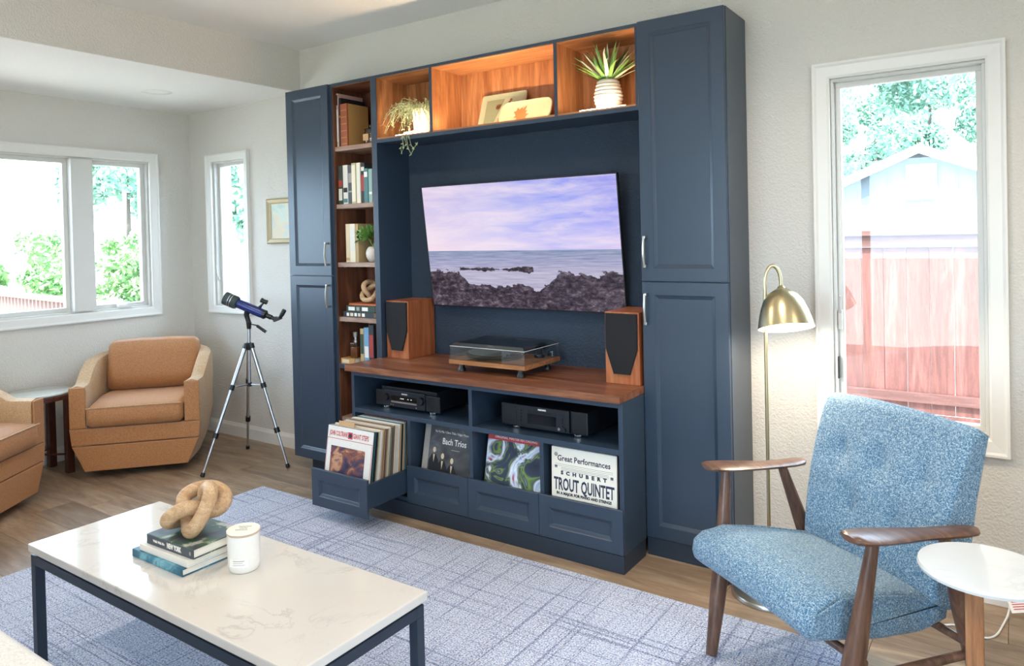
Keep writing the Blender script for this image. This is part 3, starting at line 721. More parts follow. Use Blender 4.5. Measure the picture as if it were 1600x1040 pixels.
for i, z in enumerate((.075, .06, .045, .03)):
    MB().lathe([(.0045, 0), (.0035, .003), (0, .003)], (px0+.113, py-.0002, rz+z), (0, -1, 0), n=12, cap1=False).build('button', 'hifi_black', cd)
    MB().lathe([(.0045, 0), (.0035, .003), (0, .003)], (px1-.123, py-.0002, rz+z), (0, -1, 0), n=12, cap1=False).build('button', 'hifi_black', cd)
MB().lathe([(.0065, 0), (.0065, .003), (.0035, .003), (.0035, .001), (0, .001)], (px1-.14, py-.0002, rz+.016), (0, -1, 0), n=16, cap1=False).build('jack', 'chrome', cd)
MB().lathe([(.009, 0), (.008, .008), (0, .008)], (px1-.113, py-.0002, rz+.016), (0, -1, 0), n=18, cap1=False).build('knob', 'hifi_black', cd)
lettering('marantz', .013, 'ink_white', cd, FR((px0+px1)/2, py-.0006, rz+.09), 'lettering', 1.0, .0003, bold=.0004)

# ------------------------------------------------------------------ records
def cover_mat(name, stops, scale, detail=4, dist=.8, stretch=(1, 1, 1), rough=.35):
    g = NG(name); v = g.coords(stretch); n = g.noise(v, scale, detail, .6, dist)
    g.bsdf(g.ramp(n, [(p, srgb(c)) for p, c in stops]), rough); MATS[name] = g.m
cover_mat('cover_jazz', [(.3, '#2b2740'), (.45, '#4a4260'), (.53, '#8d5a48'), (.6, '#c99a7c'), (.7, '#3a3450')], 11)
cover_mat('cover_grey', [(.3, '#34373c'), (.55, '#55595f'), (.75, '#7a7e83')], 9)
cover_mat('cover_abstract', [(.30, '#2a3348'), (.405, '#39465a'), (.43, '#7d9a4c'), (.452, '#34425a'), (.52, '#e4ecf4'), (.57, '#a9c0e2'), (.6, '#c23a34'), (.68, '#d4463e'), (.74, '#e4ecf4')], 6, 3, 1.2)
SLV = {}
for nm, c in (('slv_white', '#e8e6e0'), ('slv_cream', '#d6c7a8'), ('slv_tan', '#b89368'), ('slv_brown', '#7d5c41'), ('slv_black', '#2a2a2d'), ('slv_grey', '#9b9894'), ('slv_teal', '#3c6a70'), ('slv_red', '#9c3f38')):
    plain(nm, c, .5, var=.08, scale=60)
SW, ST = .315, .004
def sleeve(x, y, z, lean, label, mat, group=None, w=SW, h=SW, t=ST, parts=False):
    M = Matrix.Translation((x, y, z)) @ Matrix.Rotation(-lean, 4, 'X')
    m = MB().box((-w/2, 0, 0), (w/2, t, h))
    if parts:
        e = bpy.data.objects.new('record', None); COL.objects.link(e); e.location = M.translation; e.rotation_euler = M.to_euler(); e.empty_display_size = .05; XF[e.name] = M
        tag(e, label, 'record', group)
        m.build('sleeve', mat, e, local=True); return e
    o = m.build('record', mat, local=True); o.location = M.translation; o.rotation_euler = M.to_euler(); XF[o.name] = M
    o.data.materials.append(MATS['paper_white'])
    for p in o.data.polygons:
        if p.normal.z > .9: p.material_index = 1
    return tag(o, label, 'record', group)
def printed(parent, name, mat, x0, x1, z0, z1, d=.0004):
    return MB().box((x0, -d, z0), (x1, -.00005, z1)).build(name, mat, parent, local=True)
def ltext(parent, txt, size, mat, x, z, sx=1.0, align='CENTER', bold=0.0, d=.0006, name='lettering'):
    return lettering(txt, size, mat, parent, XF[parent.name] @ frame((x, -d, z), (1, 0, 0), (0, -1, 0)), name, sx, .0002, align, bold)
def ell(cx, cz, rx, rz, n=18): return [(cx+rx*math.cos(2*PI*k/n), cz+rz*math.sin(2*PI*k/n)) for k in range(n)]
# open drawer: first sleeve, tab card and the rest of the row
zf = .1555
r1 = sleeve(-1.7475, -.754, zf, math.radians(9), 'white record sleeve with red title, first in the open drawer', 'slv_white', parts=True)
printed(r1, 'cover_picture', 'cover_jazz', -.125, .112, .02, .22)
for a in ((-.155, .155, .2545, .257), (-.1555, -.1535, .0, .257), (.1535, .1555, .0, .257)): printed(r1, 'red_line', 'ink_red', *a)
printed(r1, 'red_square', 'ink_red', -.013, .019, .264, .296)
MB().prism(ell(.003, .28, .011, .011), -.0008, -.0004).build('emblem', 'ink_navy', r1, local=True)
ltext(r1, 'JOHN COLTRANE', .033, 'ink_red', -.015, .28, .48, 'RIGHT', .0006); ltext(r1, 'GIANT STEPS', .033, 'ink_red', .021, .28, .56, 'LEFT', .0006)
pal = ['slv_white']*5+['slv_cream']*4+['slv_tan']*4+['slv_brown']*2+['slv_black']*3+['slv_grey']*2+['slv_teal', 'slv_red']
rnd = random.Random(3)
COLN = dict(slv_white='plain white', slv_cream='cream', slv_tan='tan', slv_brown='brown', slv_black='black', slv_grey='grey', slv_teal='teal', slv_red='dark red')
y = -.7465; k = 0
while y < -.40:
    f = (y+.7465)/.33
    sleeve(-1.7475+rnd.uniform(-.004, .004), y, zf, math.radians(9-6.5*f), COLN[cc_ := rnd.choice(pal)]+' record sleeve packed in the row of the open drawer', cc_, 'records packed in the open drawer', h=SW-rnd.choice((0, 0, .003, .006)))
    y += .0068+rnd.uniform(0, .0022); k += 1
    if k == 2:
        M = Matrix.Translation((-1.80, y, zf)) @ Matrix.Rotation(-math.radians(8.6), 4, 'X')
        o = MB().box((-.055, 0, 0), (.055, .0015, .337)).build('divider_card', 'kraft', local=True); o.location = M.translation; o.rotation_euler = M.to_euler()
        tag(o, 'brown cardboard divider standing above the records in the open drawer', 'card'); y += .004
def bay_row(xc, y0, n, lean, label, mats, group):
    for k in range(n):
        mc = rnd.choice(mats); sleeve(xc+rnd.uniform(-.0015, .0015), y0+k*.0062, zf, lean, COLN[mc]+' '+label, mc, group, h=SW-rnd.choice((.002, .0, .004)))
# second drawer
r2 = sleeve(-1.3545, -.478, zf, math.radians(12), 'dark grey record sleeve showing three standing musicians', 'cover_grey', parts=True)
printed(r2, 'edge_strip', 'slv_grey', -.157, -.122, 0, .313)
ltext(r2, 'Bach Trios', .042, 'ink_white', .035, .236, .82, bold=.0004); ltext(r2, 'Yo-Yo Ma / Chris Thile / Edgar Meyer', .0155, 'ink_white', .015, .28, .9)
printed(r2, 'rule', 'ink_white', .02, .07, .2, .2012)
for cx, cz, s in ((-.085, .19, 1.0), (-.03, .165, 1.05), (.03, .15, 1.05)):
    f = MB().prism([(cx-.026*s, 0), (cx-.03*s, cz-.05*s), (cx-.012*s, cz-.02*s), (cx+.012*s, cz-.02*s), (cx+.03*s, cz-.05*s), (cx+.03*s, 0)], -.0007, -.0001).build('printed_figure', 'ink', r2, local=True)
    MB().prism(ell(cx, cz, .009*s, .013*s), -.0009, -.0002).prism([(cx-.006*s, cz-.022*s), (cx+.006*s, cz-.022*s), (cx, cz-.06*s)], -.0009, -.0002).build('printed_face', 'slv_cream', f, local=True)
bay_row(-1.3545, -.471, 9, math.radians(11.5), 'record sleeve filed behind the grey musicians sleeve', ['slv_black', 'slv_grey', 'slv_white', 'slv_brown'], 'records behind the grey sleeve')
# third drawer
r3 = sleeve(-.9635, -.478, zf, math.radians(12), 'colourful abstract record sleeve with a red title band', 'cover_abstract', parts=True)
printed(r3, 'title_band', 'ink_red', -.1575, .1575, .288, .315)
ltext(r3, 'ORIGINAL MASTER RECORDING', .0155, 'ink_white', 0, .3015, 1.05)
bay_row(-.9635, -.471, 9, math.radians(11.5), 'record sleeve filed behind the colourful abstract sleeve', ['slv_black', 'slv_teal', 'slv_white', 'slv_grey'], 'records behind the abstract sleeve')
# fourth drawer
r4 = sleeve(-.5765, -.486, zf, math.radians(2), 'cream newspaper style record sleeve with big black lettering', 'paper', parts=True)
ltext(r4, 'Great Performances', .034, 'ink_navy', 0, .268, .92, bold=.0006)
printed(r4, 'rule', 'ink_navy', -.14, .14, .2425, .2434); printed(r4, 'rule', 'ink_navy', -.14, .14, .2355, .2362)
for z, n in ((.228, 1), (.222, 1), (.216, 1)): printed(r4, 'small_print', 'slv_grey', -.11, .12, z, z+.0016)
ltext(r4, '"', .04, 'ink_navy', -.135, .219, bold=.001); ltext(r4, '"', .04, 'ink_navy', .135, .207, bold=.001)
ltext(r4, 'S  C  H  U  B  E  R  T', .021, 'ink_navy', 0, .206, 1.2, bold=.0012)
ltext(r4, 'TROUT QUINTET', .074, 'ink_navy', 0, .155, .5, bold=.0018)
ltext(r4, 'IN A MAJOR FOR PIANO AND STRINGS', .0165, 'ink', 0, .117, .92, bold=.0008)
MB().prism(ell(-.135, .283, .009, .009), -.0006, -.0001).build('stamp', 'slv_grey', r4, local=True)
bay_row(-.5765, -.479, 11, math.radians(2), 'record sleeve filed behind the cream newspaper style sleeve', ['slv_white', 'slv_grey', 'slv_cream', 'slv_black'], 'records behind the cream sleeve')

# ------------------------------------------------------------------ books and ornaments in the bookcase
BOOKC = {'navy_cloth': '#26364a', 'white_cloth': '#dcdad2', 'grey_cloth': '#4a5259', 'green_cloth': '#b7ba8d', 'black_cloth': '#1f2023', 'teal_cloth': '#4d7c80', 'pale_teal': '#8fb0ae', 'cream_cloth': '#d9c9a6', 'ivory_cloth': '#e4dcc6', 'pink_cloth': '#c9a59a', 'forest_cloth': '#2e4438', 'blue_cloth': '#6f9bbd', 'straw_cloth': '#b59a6c', 'red_cloth': '#a03a34', 'orange_cloth': '#b8643a', 'charcoal_cloth': '#2f3336'}
for nm, c in BOOKC.items(): plain(nm, c, .6, var=.05, scale=120)
def book(x0, x1, yf, z, h, d, mat, label, bands=(), side=None, group='books in the bookcase'):
    """upright book, spine towards the room"""
    t = thing('book', label, 'book', ((x0+x1)/2, yf, z), group=group); w = x1-x0; b = .0025
    c = MB().box((x0, yf, z), (x1, yf+b, z+h), .0008, 1)
    c.box((x0, yf+b, z), (x0+b, yf+d, z+h)); c.box((x1-b, yf+b, z), (x1, yf+d, z+h))
    cv = c.build('cover', mat, t)
    if side:
        part('side_board', side, t, (x1-.0001, yf+.012, z+.001), (x1+.0012, yf+d-.001, z+h-.001))
    MB().box((x0+b+.0003, yf+b+.0003, z+.002), (x1-b-.0003, yf+d-.004, z+h-.003)).build('pages', 'paper', t)
    for z0, z1, mm in bands: part('spine_label', mm, t, (x0+w*.08, yf-.0006, z+h*z0), (x1-w*.08, yf-.0001, z+h*z1))
    return t
S1, S2, S3, S4, S5 = SHELF_Z[:5]
e_ = .0003
book(-2.302, -2.290, -.238, S1+e_, .312, .2, 'pink_cloth', 'tall thin pale book at the end of the top shelf', [(.78, .97, 'black_cloth'), (.1, .7, 'white_cloth')])
book(-2.2885, -2.272, -.232, S1+e_, .285, .19, 'black_cloth', 'black book between the tall pale one and the leather one', [(.6, .64, 'gold_ink')])
book(-2.270, -2.215, -.240, S1+e_, .246, .17, 'leather', 'thick tan leather book with gilt bands on the top shelf', [(q, q+.012, 'gold_ink') for q in (.05, .2, .36, .52, .68, .84)], side='gilt_board')
jar = thing('candle_jar', 'small amber candle jar with glass lid on the top shelf', 'candle', (-2.077, -.175, S1))
MB().lathe([(.044, .0005), (.047, .004), (.047, .07), (.043, .076), (.043, .082), (.040, .082), (.040, .074), (.044, .07), (.044, .045)], (-2.077, -.175, S1), n=28, cap1=False).build('glass', 'jar_glass', jar, smooth=50)
MB().lathe([(.0425, .005), (.0425, .05), (0, .05)], (-2.077, -.175, S1), n=28, cap1=False).build('wax', 'amber', jar, smooth=50)
MB().lathe([(.046, .0825), (.046, .088), (.02, .093), (.012, .096), (.018, .105), (.018, .113), (.0, .119)], (-2.077, -.175, S1), n=28, cap1=False).build('lid', 'display_black', jar, smooth=50)
MB().box((-2.103, -.2262, S1+.02), (-2.060, -.2235, S1+.058), .001).build('paper_label', 'kraft', jar)
xs = [-2.302, -2.267, -2.228, -2.192, -2.157, -2.124, -2.092, -2.060, -2.030]
spec2 = [('forest_cloth', .225, 'dark green book with red and white spine panels', [(.45, .62, 'red_cloth'), (.1, .4, 'white_cloth'), (.7, .9, 'charcoal_cloth')]), ('white_cloth', .226, 'white book with a black emblem on its spine', [(.3, .42, 'ink'), (.04, .14, 'teal_cloth')]), ('grey_cloth', .222, 'slate grey book beside the white one', [(.55, .8, 'slv_grey'), (.3, .34, 'slv_grey')]), ('green_cloth', .232, 'pale olive book in the row of eight', [(.05, .95, 'ivory_cloth')]), ('ivory_cloth', .232, 'ivory book next to the olive one', [(.1, .9, 'white_cloth')]), ('charcoal_cloth', .229, 'black book with red flecked spine', [(.3, .7, 'red_cloth'), (.8, .9, 'white_cloth')]), ('teal_cloth', .195, 'short dark teal book in the row of eight', [(.75, .9, 'slv_white')]), ('pale_teal', .19, 'short pale teal book at the end of the row of eight', [(.25, .32, 'slv_white')])]
for i, (mt, h, lb, bd) in enumerate(spec2): book(xs[i], xs[i+1]-.0015, -.238+.004*(i % 3), S2+e_, h, .15, mt, lb+', second shelf', bd)
xs3 = [-2.255, -2.222, -2.178, -2.155, -2.06]
book(xs3[0], xs3[1]-.001, -.235, S3+e_, .222, .15, 'cream_cloth', 'worn cream book on the shelf with the round vase', [(.05, .12, 'kraft')])
book(xs3[1], xs3[2]-.001, -.235, S3+e_, .222, .15, 'ivory_cloth', 'thick ivory book between the cream and the black ones', [(.3, .9, 'white_cloth')])
book(xs3[2], xs3[3]-.001, -.232, S3+e_, .222, .15, 'straw_cloth', 'straw coloured narrow book behind the round vase', [])
book(xs3[3]+.001, xs3[3]+.05, -.105, S3+e_, .222, .08, 'black_cloth', 'wide black book standing behind the vase plant', [])
vz = thing('vase_plant', 'leafy green plant in a small carved round vase', 'plant', (-2.07, -.19, S3))
MB().lathe([(.026, .0004), (.034, .006), (.047, .03), (.05, .05), (.046, .07), (.034, .086), (.026, .09), (.022, .09), (.022, .08)], (-2.07, -.19, S3), n=32, cap1=False, ripple=lambda a, h: .012*math.sin(14*a+h*220) if h > .045 else .012*math.sin(h*700)).build('vase', 'white_ceramic', vz, smooth=60)
def leafy(name, mat, parent, c, n, rx, rz, ln, seed, up=.4):
    r = random.Random(seed); m = MB()
    for k in range(n):
        a = r.uniform(0, 2*PI); el = r.uniform(-.5, 1.3); q = r.uniform(.25, 1)
        d = Vector((math.cos(a)*math.cos(el), math.sin(a)*math.cos(el), math.sin(el)+up*.3)).normalized()
        p0 = Vector(c)+Vector((d.x*rx*q*.6, d.y*rx*q*.6, d.z*rz*q*.6)); p1 = p0+d*ln*r.uniform(.6, 1.2)
        sd = d.cross(Vector((r.uniform(-1, 1), r.uniform(-1, 1), r.uniform(-1, 1)))).normalized()*ln*.16; mid = (p0+p1)/2+Vector((0, 0, ln*.12))
        def lim(q): return Vector((max(min(q.x, -2.007), -2.3), max(min(q.y, -.122 if q.x > -2.12 else -.24), -.262), q.z))
        m.quad(*[lim(q) for q in (p0, mid-sd, p1, mid+sd)])
    return m.build(name, mat, parent, recalc=False)
f_ = leafy('foliage', 'bush_green', vz, (-2.09, -.19, S3+.14), 420, .115, .085, .036, 4); f_['kind'] = 'stuff'
MB().tube([(-2.07, -.19, S3+.05), (-2.07, -.19, S3+.11)], .006, 6).tube([(-2.07, -.19, S3+.08), (-2.1, -.2, S3+.13)], .003, 5).tube([(-2.07, -.19, S3+.08), (-2.045, -.18, S3+.13)], .003, 5).build('stem', 'bush_green', vz)
# fourth shelf: lying books with a wooden knot
def lying_book(x0, x1, yf, z, t, d, mat, label, bands=(), round_spine=False, group='books in the bookcase', pages='paper'):
    """book lying flat, spine towards the room (-y)"""
    e = thing('book', label, 'book', ((x0+x1)/2, yf, z), group=group); b = .0022
    c = MB()
    if round_spine: c.pillow([(yf+.006-.006*math.cos(a)*1.0-.0, z+t/2+t/2*math.sin(a)) for a in [PI/2-PI*k/8 for k in range(9)]]+[(yf+.012, z), (yf+.012, z+t)], x1-x0, .0005, Matrix.Translation(((x0+x1)/2, 0, 0)), 2)
    else: c.box((x0, yf, z), (x1, yf+b, z+t), .0008, 1)
    c.box((x0, yf+b, z), (x1, yf+d, z+b)); c.box((x0, yf+b, z+t-b), (x1, yf+d, z+t)); c.build('cover', mat, e)
    MB().box((x0+.003, yf+b+(.011 if round_spine else .0003), z+b+.0002), (x1-.003, yf+d-.003, z+t-b-.0002)).build('pages', pages, e)
    for a0, a1, mm in bands: part('spine_label', mm, e, (x0+(x1-x0)*a0, yf-.0006, z+t*.2), (x0+(x1-x0)*a1, yf-.0001, z+t*.8))
    return e
lying_book(-2.285, -2.04, -.242, S4+e_, .031, .17, 'charcoal_cloth', 'black book with pale blocks on its spine, lowest of three', [(.12, .2, 'slv_white'), (.24, .34, 'slv_cream'), (.38, .46, 'slv_white'), (.5, .58, 'slv_cream'), (.63, .72, 'slv_white')])
lying_book(-2.265, -2.03, -.236, S4+.0316, .035, .16, 'forest_cloth', 'dark green book lying in the middle of three', [(.08, .3, 'slv_white'), (.36, .46, 'slv_grey'), (.55, .75, 'slv_white')])
lying_book(-2.255, -2.035, -.225, S4+.0669, .012, .14, 'orange_cloth', 'thin orange book lying on top of two others', [])
def knot_pts(R, H, n=120, p=2, q=3, squash=1.0):
    pts = []
    for k in range(n):
        t = 2*PI*k/n; r = R*(1+.42*math.cos(q*t)); pts.append(Vector((r*math.cos(p*t), r*math.sin(p*t)*squash, H*math.sin(q*t))))
    return pts
def knot(name, label, loc, R, H, tube, rot, mat, lift):
    pts = knot_pts(R, H); E = rot.to_matrix() if hasattr(rot, 'to_matrix') else rot
    P = [E @ p for p in pts]; zmin = min(p.z for p in P)-tube
    P = [p+Vector(loc)-Vector((0, 0, zmin)) for p in P]
    return tag(MB().tube(P, tube, 14, closed=True).build(name, mat, loc=loc, smooth=180), label, 'ornament')
from mathutils import Euler
knot('wood_knot', 'small woven wooden knot on the lying books', (-2.125, -.165, S4+.0791), .045, .024, .0145, Euler((1.15, .25, .6)), 'knot_wood', 0)
# fifth shelf: scent bottle on a book, three upright books
lying_book(-2.303, -2.19, -.252, S5+e_, .032, .17, 'gilt_board', 'thick patterned book lying under the glass bottle', [(.1, .6, 'slv_cream')])
sb = thing('glass_bottle', 'square glass scent bottle standing on a book', 'bottle', (-2.225, -.2, S5+.0325))
MB().box((-2.262, -.225, S5+.0325), (-2.20, -.175, S5+.122), .006, 3).build('flask', 'jar_glass', sb, smooth=40)
MB().box((-2.258, -.221, S5+.036), (-2.204, -.179, S5+.095), .004, 2).build('liquid', 'amber', sb, smooth=40)
MB().lathe([(.012, 0), (.012, .014), (.009, .016), (.009, .03), (.014, .032), (.016, .06), (0, .062)], (-2.231, -.2, S5+.1222), n=20, cap1=False).build('stopper', 'alu', sb, smooth=45)
for i, (a, b, h, mt, lb, bd) in enumerate(((-2.168, -2.138, .207, 'straw_cloth', 'straw coloured book with dark title beside the glass bottle', [(.3, .85, 'forest_cloth')]), (-2.137, -2.099, .215, 'blue_cloth', 'light blue book in the group of three', [(.2, .5, 'white_cloth')]), (-2.098, -2.06, .232, 'charcoal_cloth', 'dark book with red lettering at the end of the group of three', [(.2, .75, 'red_cloth')]))):
    book(a, b-.001, -.225, S5+e_, h, .15, mt, lb, bd)

# ------------------------------------------------------------------ display cubbies
ZCB = 1.9488
# trailing plant
tp = thing('trailing_plant', 'trailing string plant spilling from a white pot in the lit cubby', 'plant', (-1.73, -.125, ZCB))
MB().lathe([(.048, .0003), (.056, .004), (.062, .145), (.065, .15), (.06, .152), (.056, .14), (.052, .12)], (-1.73, -.125, ZCB), n=32, cap1=False).build('pot', 'white_ceramic', tp, smooth=50)
MB().lathe([(.0555, .13), (0, .134)], (-1.73, -.125, ZCB), n=24, cap0=False, cap1=False).build('soil', 'soil', tp)
r = random.Random(11); m = MB(); lf = MB()
for k in range(190):
    a = r.uniform(0, 2*PI); rr = r.uniform(.02, .055); L = r.uniform(.05, .19)
    p = Vector((-1.73+rr*math.cos(a), -.125+rr*math.sin(a), ZCB+.14)); d = Vector((math.cos(a), math.sin(a), r.uniform(.3, 1.3))); pts = [p.copy()]
    for s in range(7):
        p = p+d.normalized()*L/5; d.z -= .42; d.x += r.uniform(-.35, .35); d.y += r.uniform(-.35, .35)
        p.x = max(min(p.x, -1.576), -1.93); p.y = max(min(p.y, -.022), -.25); p.z = max(p.z, ZCB+.006); pts.append(p.copy())
        for q in range(3):
            u = Vector((r.uniform(-1, 1), r.uniform(-1, 1), r.uniform(-.6, 1))).normalized(); e = p+u*.014; w = u.cross(Vector((0, 0, 1))).normalized()*.0028
            e.x = max(min(e.x, -1.572), -1.95); e.y = max(min(e.y, -.018), -.26); e.z = max(e.z, ZCB+.002)
            lf.quad(p, (p+e)/2-w, e, (p+e)/2+w)
    m.tube(pts, .0013, 4)
# strands that hang over the front edge
for x, L in ((-1.76, .09), (-1.73, .11), (-1.71, .07), (-1.745, .05)):
    pts = [Vector((x, -.2, ZCB+.03)), Vector((x-.005, -.25, ZCB+.016)), Vector((x-.004, -.2685, ZCB-.01)), Vector((x+.012, -.27, ZCB-.03-L*.4)), Vector((x+.03*(1 if x > -1.74 else -.3), -.27, ZCB-.03-L*.7)), Vector((x+.055*(1 if x > -1.74 else -.2), -.272, ZCB-.02-L*.5))]
    m.tube(pts, .0016, 5)
    for p in pts[2:]:
        for q in range(3):
            u = Vector((r.uniform(-1, 1), -.4, r.uniform(-1, .6))).normalized(); e = p+u*.013; w = u.cross(Vector((0, 1, 0))).normalized()*.0026; lf.quad(p, (p+e)/2-w, e, (p+e)/2+w)
m.build('stems', 'trail_green', tp)['kind'] = 'stuff'; lf.build('leaves', 'trail_green', tp, recalc=False)['kind'] = 'stuff'
# two leaf platters leaning on the back
def platter(name, label, x0, x1, h, yb, lean, corner, mats, leaves):
    M = Matrix.Translation(((x0+x1)/2, yb, ZCB+.004)) @ Matrix.Rotation(-lean, 4, 'X'); w = x1-x0
    e = bpy.data.objects.new(name, None); COL.objects.link(e); e.location = M.translation; e.rotation_euler = M.to_euler(); XF[e.name] = M; tag(e, label, 'platter')
    def rr(i, c, d):
        pts = []
        for (cx, cz, a0) in ((w/2-i-c, h-i-c, 0), (-w/2+i+c, h-i-c, PI/2), (-w/2+i+c, i+c, PI), (w/2-i-c, i+c, 1.5*PI)):
            for k in range(6): a = a0+PI/2*k/5; pts.append((cx+c*math.cos(a), d, cz+c*math.sin(a)))
        return pts
    MB().rings([rr(.012, corner, .012), rr(0, corner+.004, .0), rr(.003, corner+.002, -.004), rr(.02, max(corner-.008, .008), .004), rr(.026, max(corner-.012, .006), .006)]).build('dish', mats[0], e, local=True, smooth=40)
    for nm, mt, poly in leaves: MB().prism(poly, .0045, .0058).build(nm, mt, e, local=True)
    return e
def maple(cx, cz, s, rot=0.0):
    base = [(0, -1), (.12, -.45), (.5, -.6), (.42, -.3), (.95, -.1), (.7, .12), (.85, .5), (.45, .38), (.4, .75), (.18, .6), (0, 1.1), (-.18, .6), (-.4, .75), (-.45, .38), (-.85, .5), (-.7, .12), (-.95, -.1), (-.42, -.3), (-.5, -.6), (-.12, -.45)]
    c, n = math.cos(rot), math.sin(rot); return [(cx+s*(x*c-z*n), cz+s*(x*n+z*c)) for x, z in base]
platter('leaf_platter', 'rectangular sage platter with small leaf prints, leaning at the back', -1.385, -1.10, .20, -.10, math.radians(19), .012, ('sage_ceramic',), [('glaze_panel', 'sage_dark', [(-.112, .03), (-.05, .03), (.0, .17), (-.112, .17)]), ('leaf_print', 'leaf_glaze', maple(-.03, .125, .022, .5)), ('leaf_print', 'leaf_glaze', maple(.0, .05, .028, .2))]+[('berry_print', 'berry_glaze', ell(.055+.02*math.cos(k*.8), .09+.014*k, .008, .008, 10)) for k in range(6)])
platter('leaf_platter', 'rounded cream platter with one large orange leaf, leaning in front', -1.215, -.905, .135, -.155, math.radians(24), .04, ('sage_ceramic',), [('leaf_print', 'leaf_glaze', maple(-.03, .055, .052, -.55))])
# spiky plant
sp = thing('spiky_plant', 'spiky green and cream plant in a ribbed white pot', 'plant', (-.588, -.145, ZCB+.0))
pc = Vector((-.588, -.145, ZCB))
MB().lathe([(.05, .0003), (.06, .004)]+[(.0655-.00022*abs(k-14)**1.62+.0025*math.sin(k*1.9), .008+k*.0049) for k in range(29)]+[(.04, .152), (.038, .14), (.036, .12)], pc, n=36, cap1=False, ripple=lambda a, h: .02*math.sin(2*a+h*60)).build('pot', 'white_ceramic', sp, smooth=60)
MB().lathe([(.04, .135), (0, .138)], pc, n=24, cap0=False, cap1=False).build('soil', 'soil', sp)
r = random.Random(5)
for k in range(64):
    a = 2*PI*k*.618+r.uniform(-.2, .2); tilt = .1+1.05*(k/64)**.75; L = r.uniform(.15, .195)
    b0 = pc+Vector((math.cos(a), math.sin(a), 0))*.018+Vector((0, 0, .142)); d = Vector((math.cos(a)*math.sin(tilt), math.sin(a)*math.sin(tilt), math.cos(tilt)))
    sd = Vector((-math.sin(a), math.cos(a), 0)); m = MB(); prev = None; p = b0.copy()
    for s in range(6):
        w = (.0075, .0095, .009, .007, .0042, .0004)[s]
        q = p.copy(); q.z = min(q.z, 2.272); q.y = min(max(q.y, -.258), -.02); q.x = max(min(q.x, -.405), -.785)
        nrm = d.cross(sd).normalized()*.0012
        cur = [m.bm.verts.new(q-sd*w), m.bm.verts.new(q+nrm), m.bm.verts.new(q+sd*w)]
        if prev:
            m.bm.faces.new((prev[0], prev[1], cur[1], cur[0])); m.bm.faces.new((prev[1], prev[2], cur[2], cur[1]))
        prev = cur; p = p+d*L/5; d = (d+Vector((math.cos(a), math.sin(a), -.35))*.07).normalized()
    m.build('leaf', 'leaf_pale' if k % 3 == 0 else 'leaf_green', sp, smooth=180, recalc=False)

# ------------------------------------------------------------------ rug, coffee table
m = MB().box((-2.575, -3.05, .0005), (.51, -.612, .012), .005, 2)
tag(m.build('area_rug', 'rug_weave', loc=(-1.03, -1.83, 0)), 'pale blue and ivory woven rug with navy cross lines', 'rug')
ZR = .0125
ct = thing('coffee_table', 'low coffee table with white quartz top and dark steel frame', 'coffee table', (-1.09, -1.895, ZR))
TX0, TX1, TY0, TY1, TZ = -1.765, -.415, -2.125, -1.668, .41
part('top', 'quartz', ct, (TX0, TY0, TZ-.026), (TX1, TY1, TZ), .004)
fx0, fx1, fy0, fy1, q = TX0+.006, TX1-.008, TY0+.006, TY1-.008, .03
zt_ = TZ-.036
for a, b in (((fx0, fy0), (fx1, fy0+q)), ((fx0, fy1-q), (fx1, fy1))): part('rail', 'table_steel', ct, (a[0], a[1], zt_-q), (b[0], b[1], zt_), .0015)
for a, b in (((fx0, fy0+q+.0003), (fx0+q, fy1-q-.0003)), ((fx1-q, fy0+q+.0003), (fx1, fy1-q-.0003))): part('rail', 'table_steel', ct, (a[0], a[1], zt_-q), (b[0], b[1], zt_), .0015)
for x in (fx0, fx1-q):
    for y in (fy0, fy1-q): part('leg', 'table_steel', ct, (x, y, ZR), (x+q, y+q, zt_-q-.0003), .0015)
for x in (-1.5, -.7): part('spacer', 'black_matte', ct, (x, fy0+.05, zt_-.012), (x+.06, fy1-.05, TZ-.0263))
# books, knot, candle on it
def table_book(x0, x1, y0, y1, z, t, rot, cover, label, spine=None, pages='paper', group='books on the coffee table'):
    cx, cy = (x0+x1)/2, (y0+y1)/2; e = thing('book', label, 'book', (cx, cy, z), rot, group); w, d = (x1-x0)/2, (y1-y0)/2; b = .0028
    c = MB().box((-w, -d, 0), (w, -d+b, t), .0008, 1); c.box((-w, -d+b, 0), (w, d, b)); c.box((-w, -d+b, t-b), (w, d, t)); c.build('cover', cover, e, local=True)
    MB().box((-w+.004, -d+b+.0003, b+.0002), (w-.004, d-.004, t-b-.0002)).build('pages', pages, e, local=True)
    return e
cover_mat('cover_sea', [(.3, '#123a4c'), (.5, '#1f6a86'), (.62, '#79b6c6'), (.7, '#1b4a6a')], 9)
cover_mat('cover_city', [(.3, '#23262c'), (.46, '#4d5560'), (.53, '#3f6a3c'), (.6, '#c9c6c0'), (.7, '#6c5a8a')], 10)
plain('cover_plain', '#e8e4dc', .4, var=.02)
zb_ = TZ+.0004
table_book(-1.365, -1.087, -1.989, -1.775, zb_, .023, 0, 'cover_sea', 'large book with a sea blue cover, lowest of the coffee table pile')
table_book(-1.335, -1.083, -1.979, -1.78, zb_+.0234, .021, .02, 'cover_plain', 'white covered book in the middle of the coffee table pile')
b3 = table_book(-1.315, -1.075, -1.965, -1.785, zb_+.0448, .03, .03, 'cover_city', 'thick book with a dark spine on top of the coffee table pile')
part_sp = MB().box((-.1195, -.0908, .0008), (.1195, -.0901, .0292)).build('spine', 'grey_cloth', b3, local=True)
lettering('Walk With Me', .011, 'ink_white', b3, XF[b3.name] @ frame((-.085, -.0912, .015), (1, 0, 0), (0, -1, 0)), 'lettering', .9, .0003, 'LEFT', .0003)
lettering('NEW YORK', .022, 'ink_white', b3, XF[b3.name] @ frame((-.012, -.0912, .015), (1, 0, 0), (0, -1, 0)), 'lettering', .62, .0003, 'LEFT', .0009)
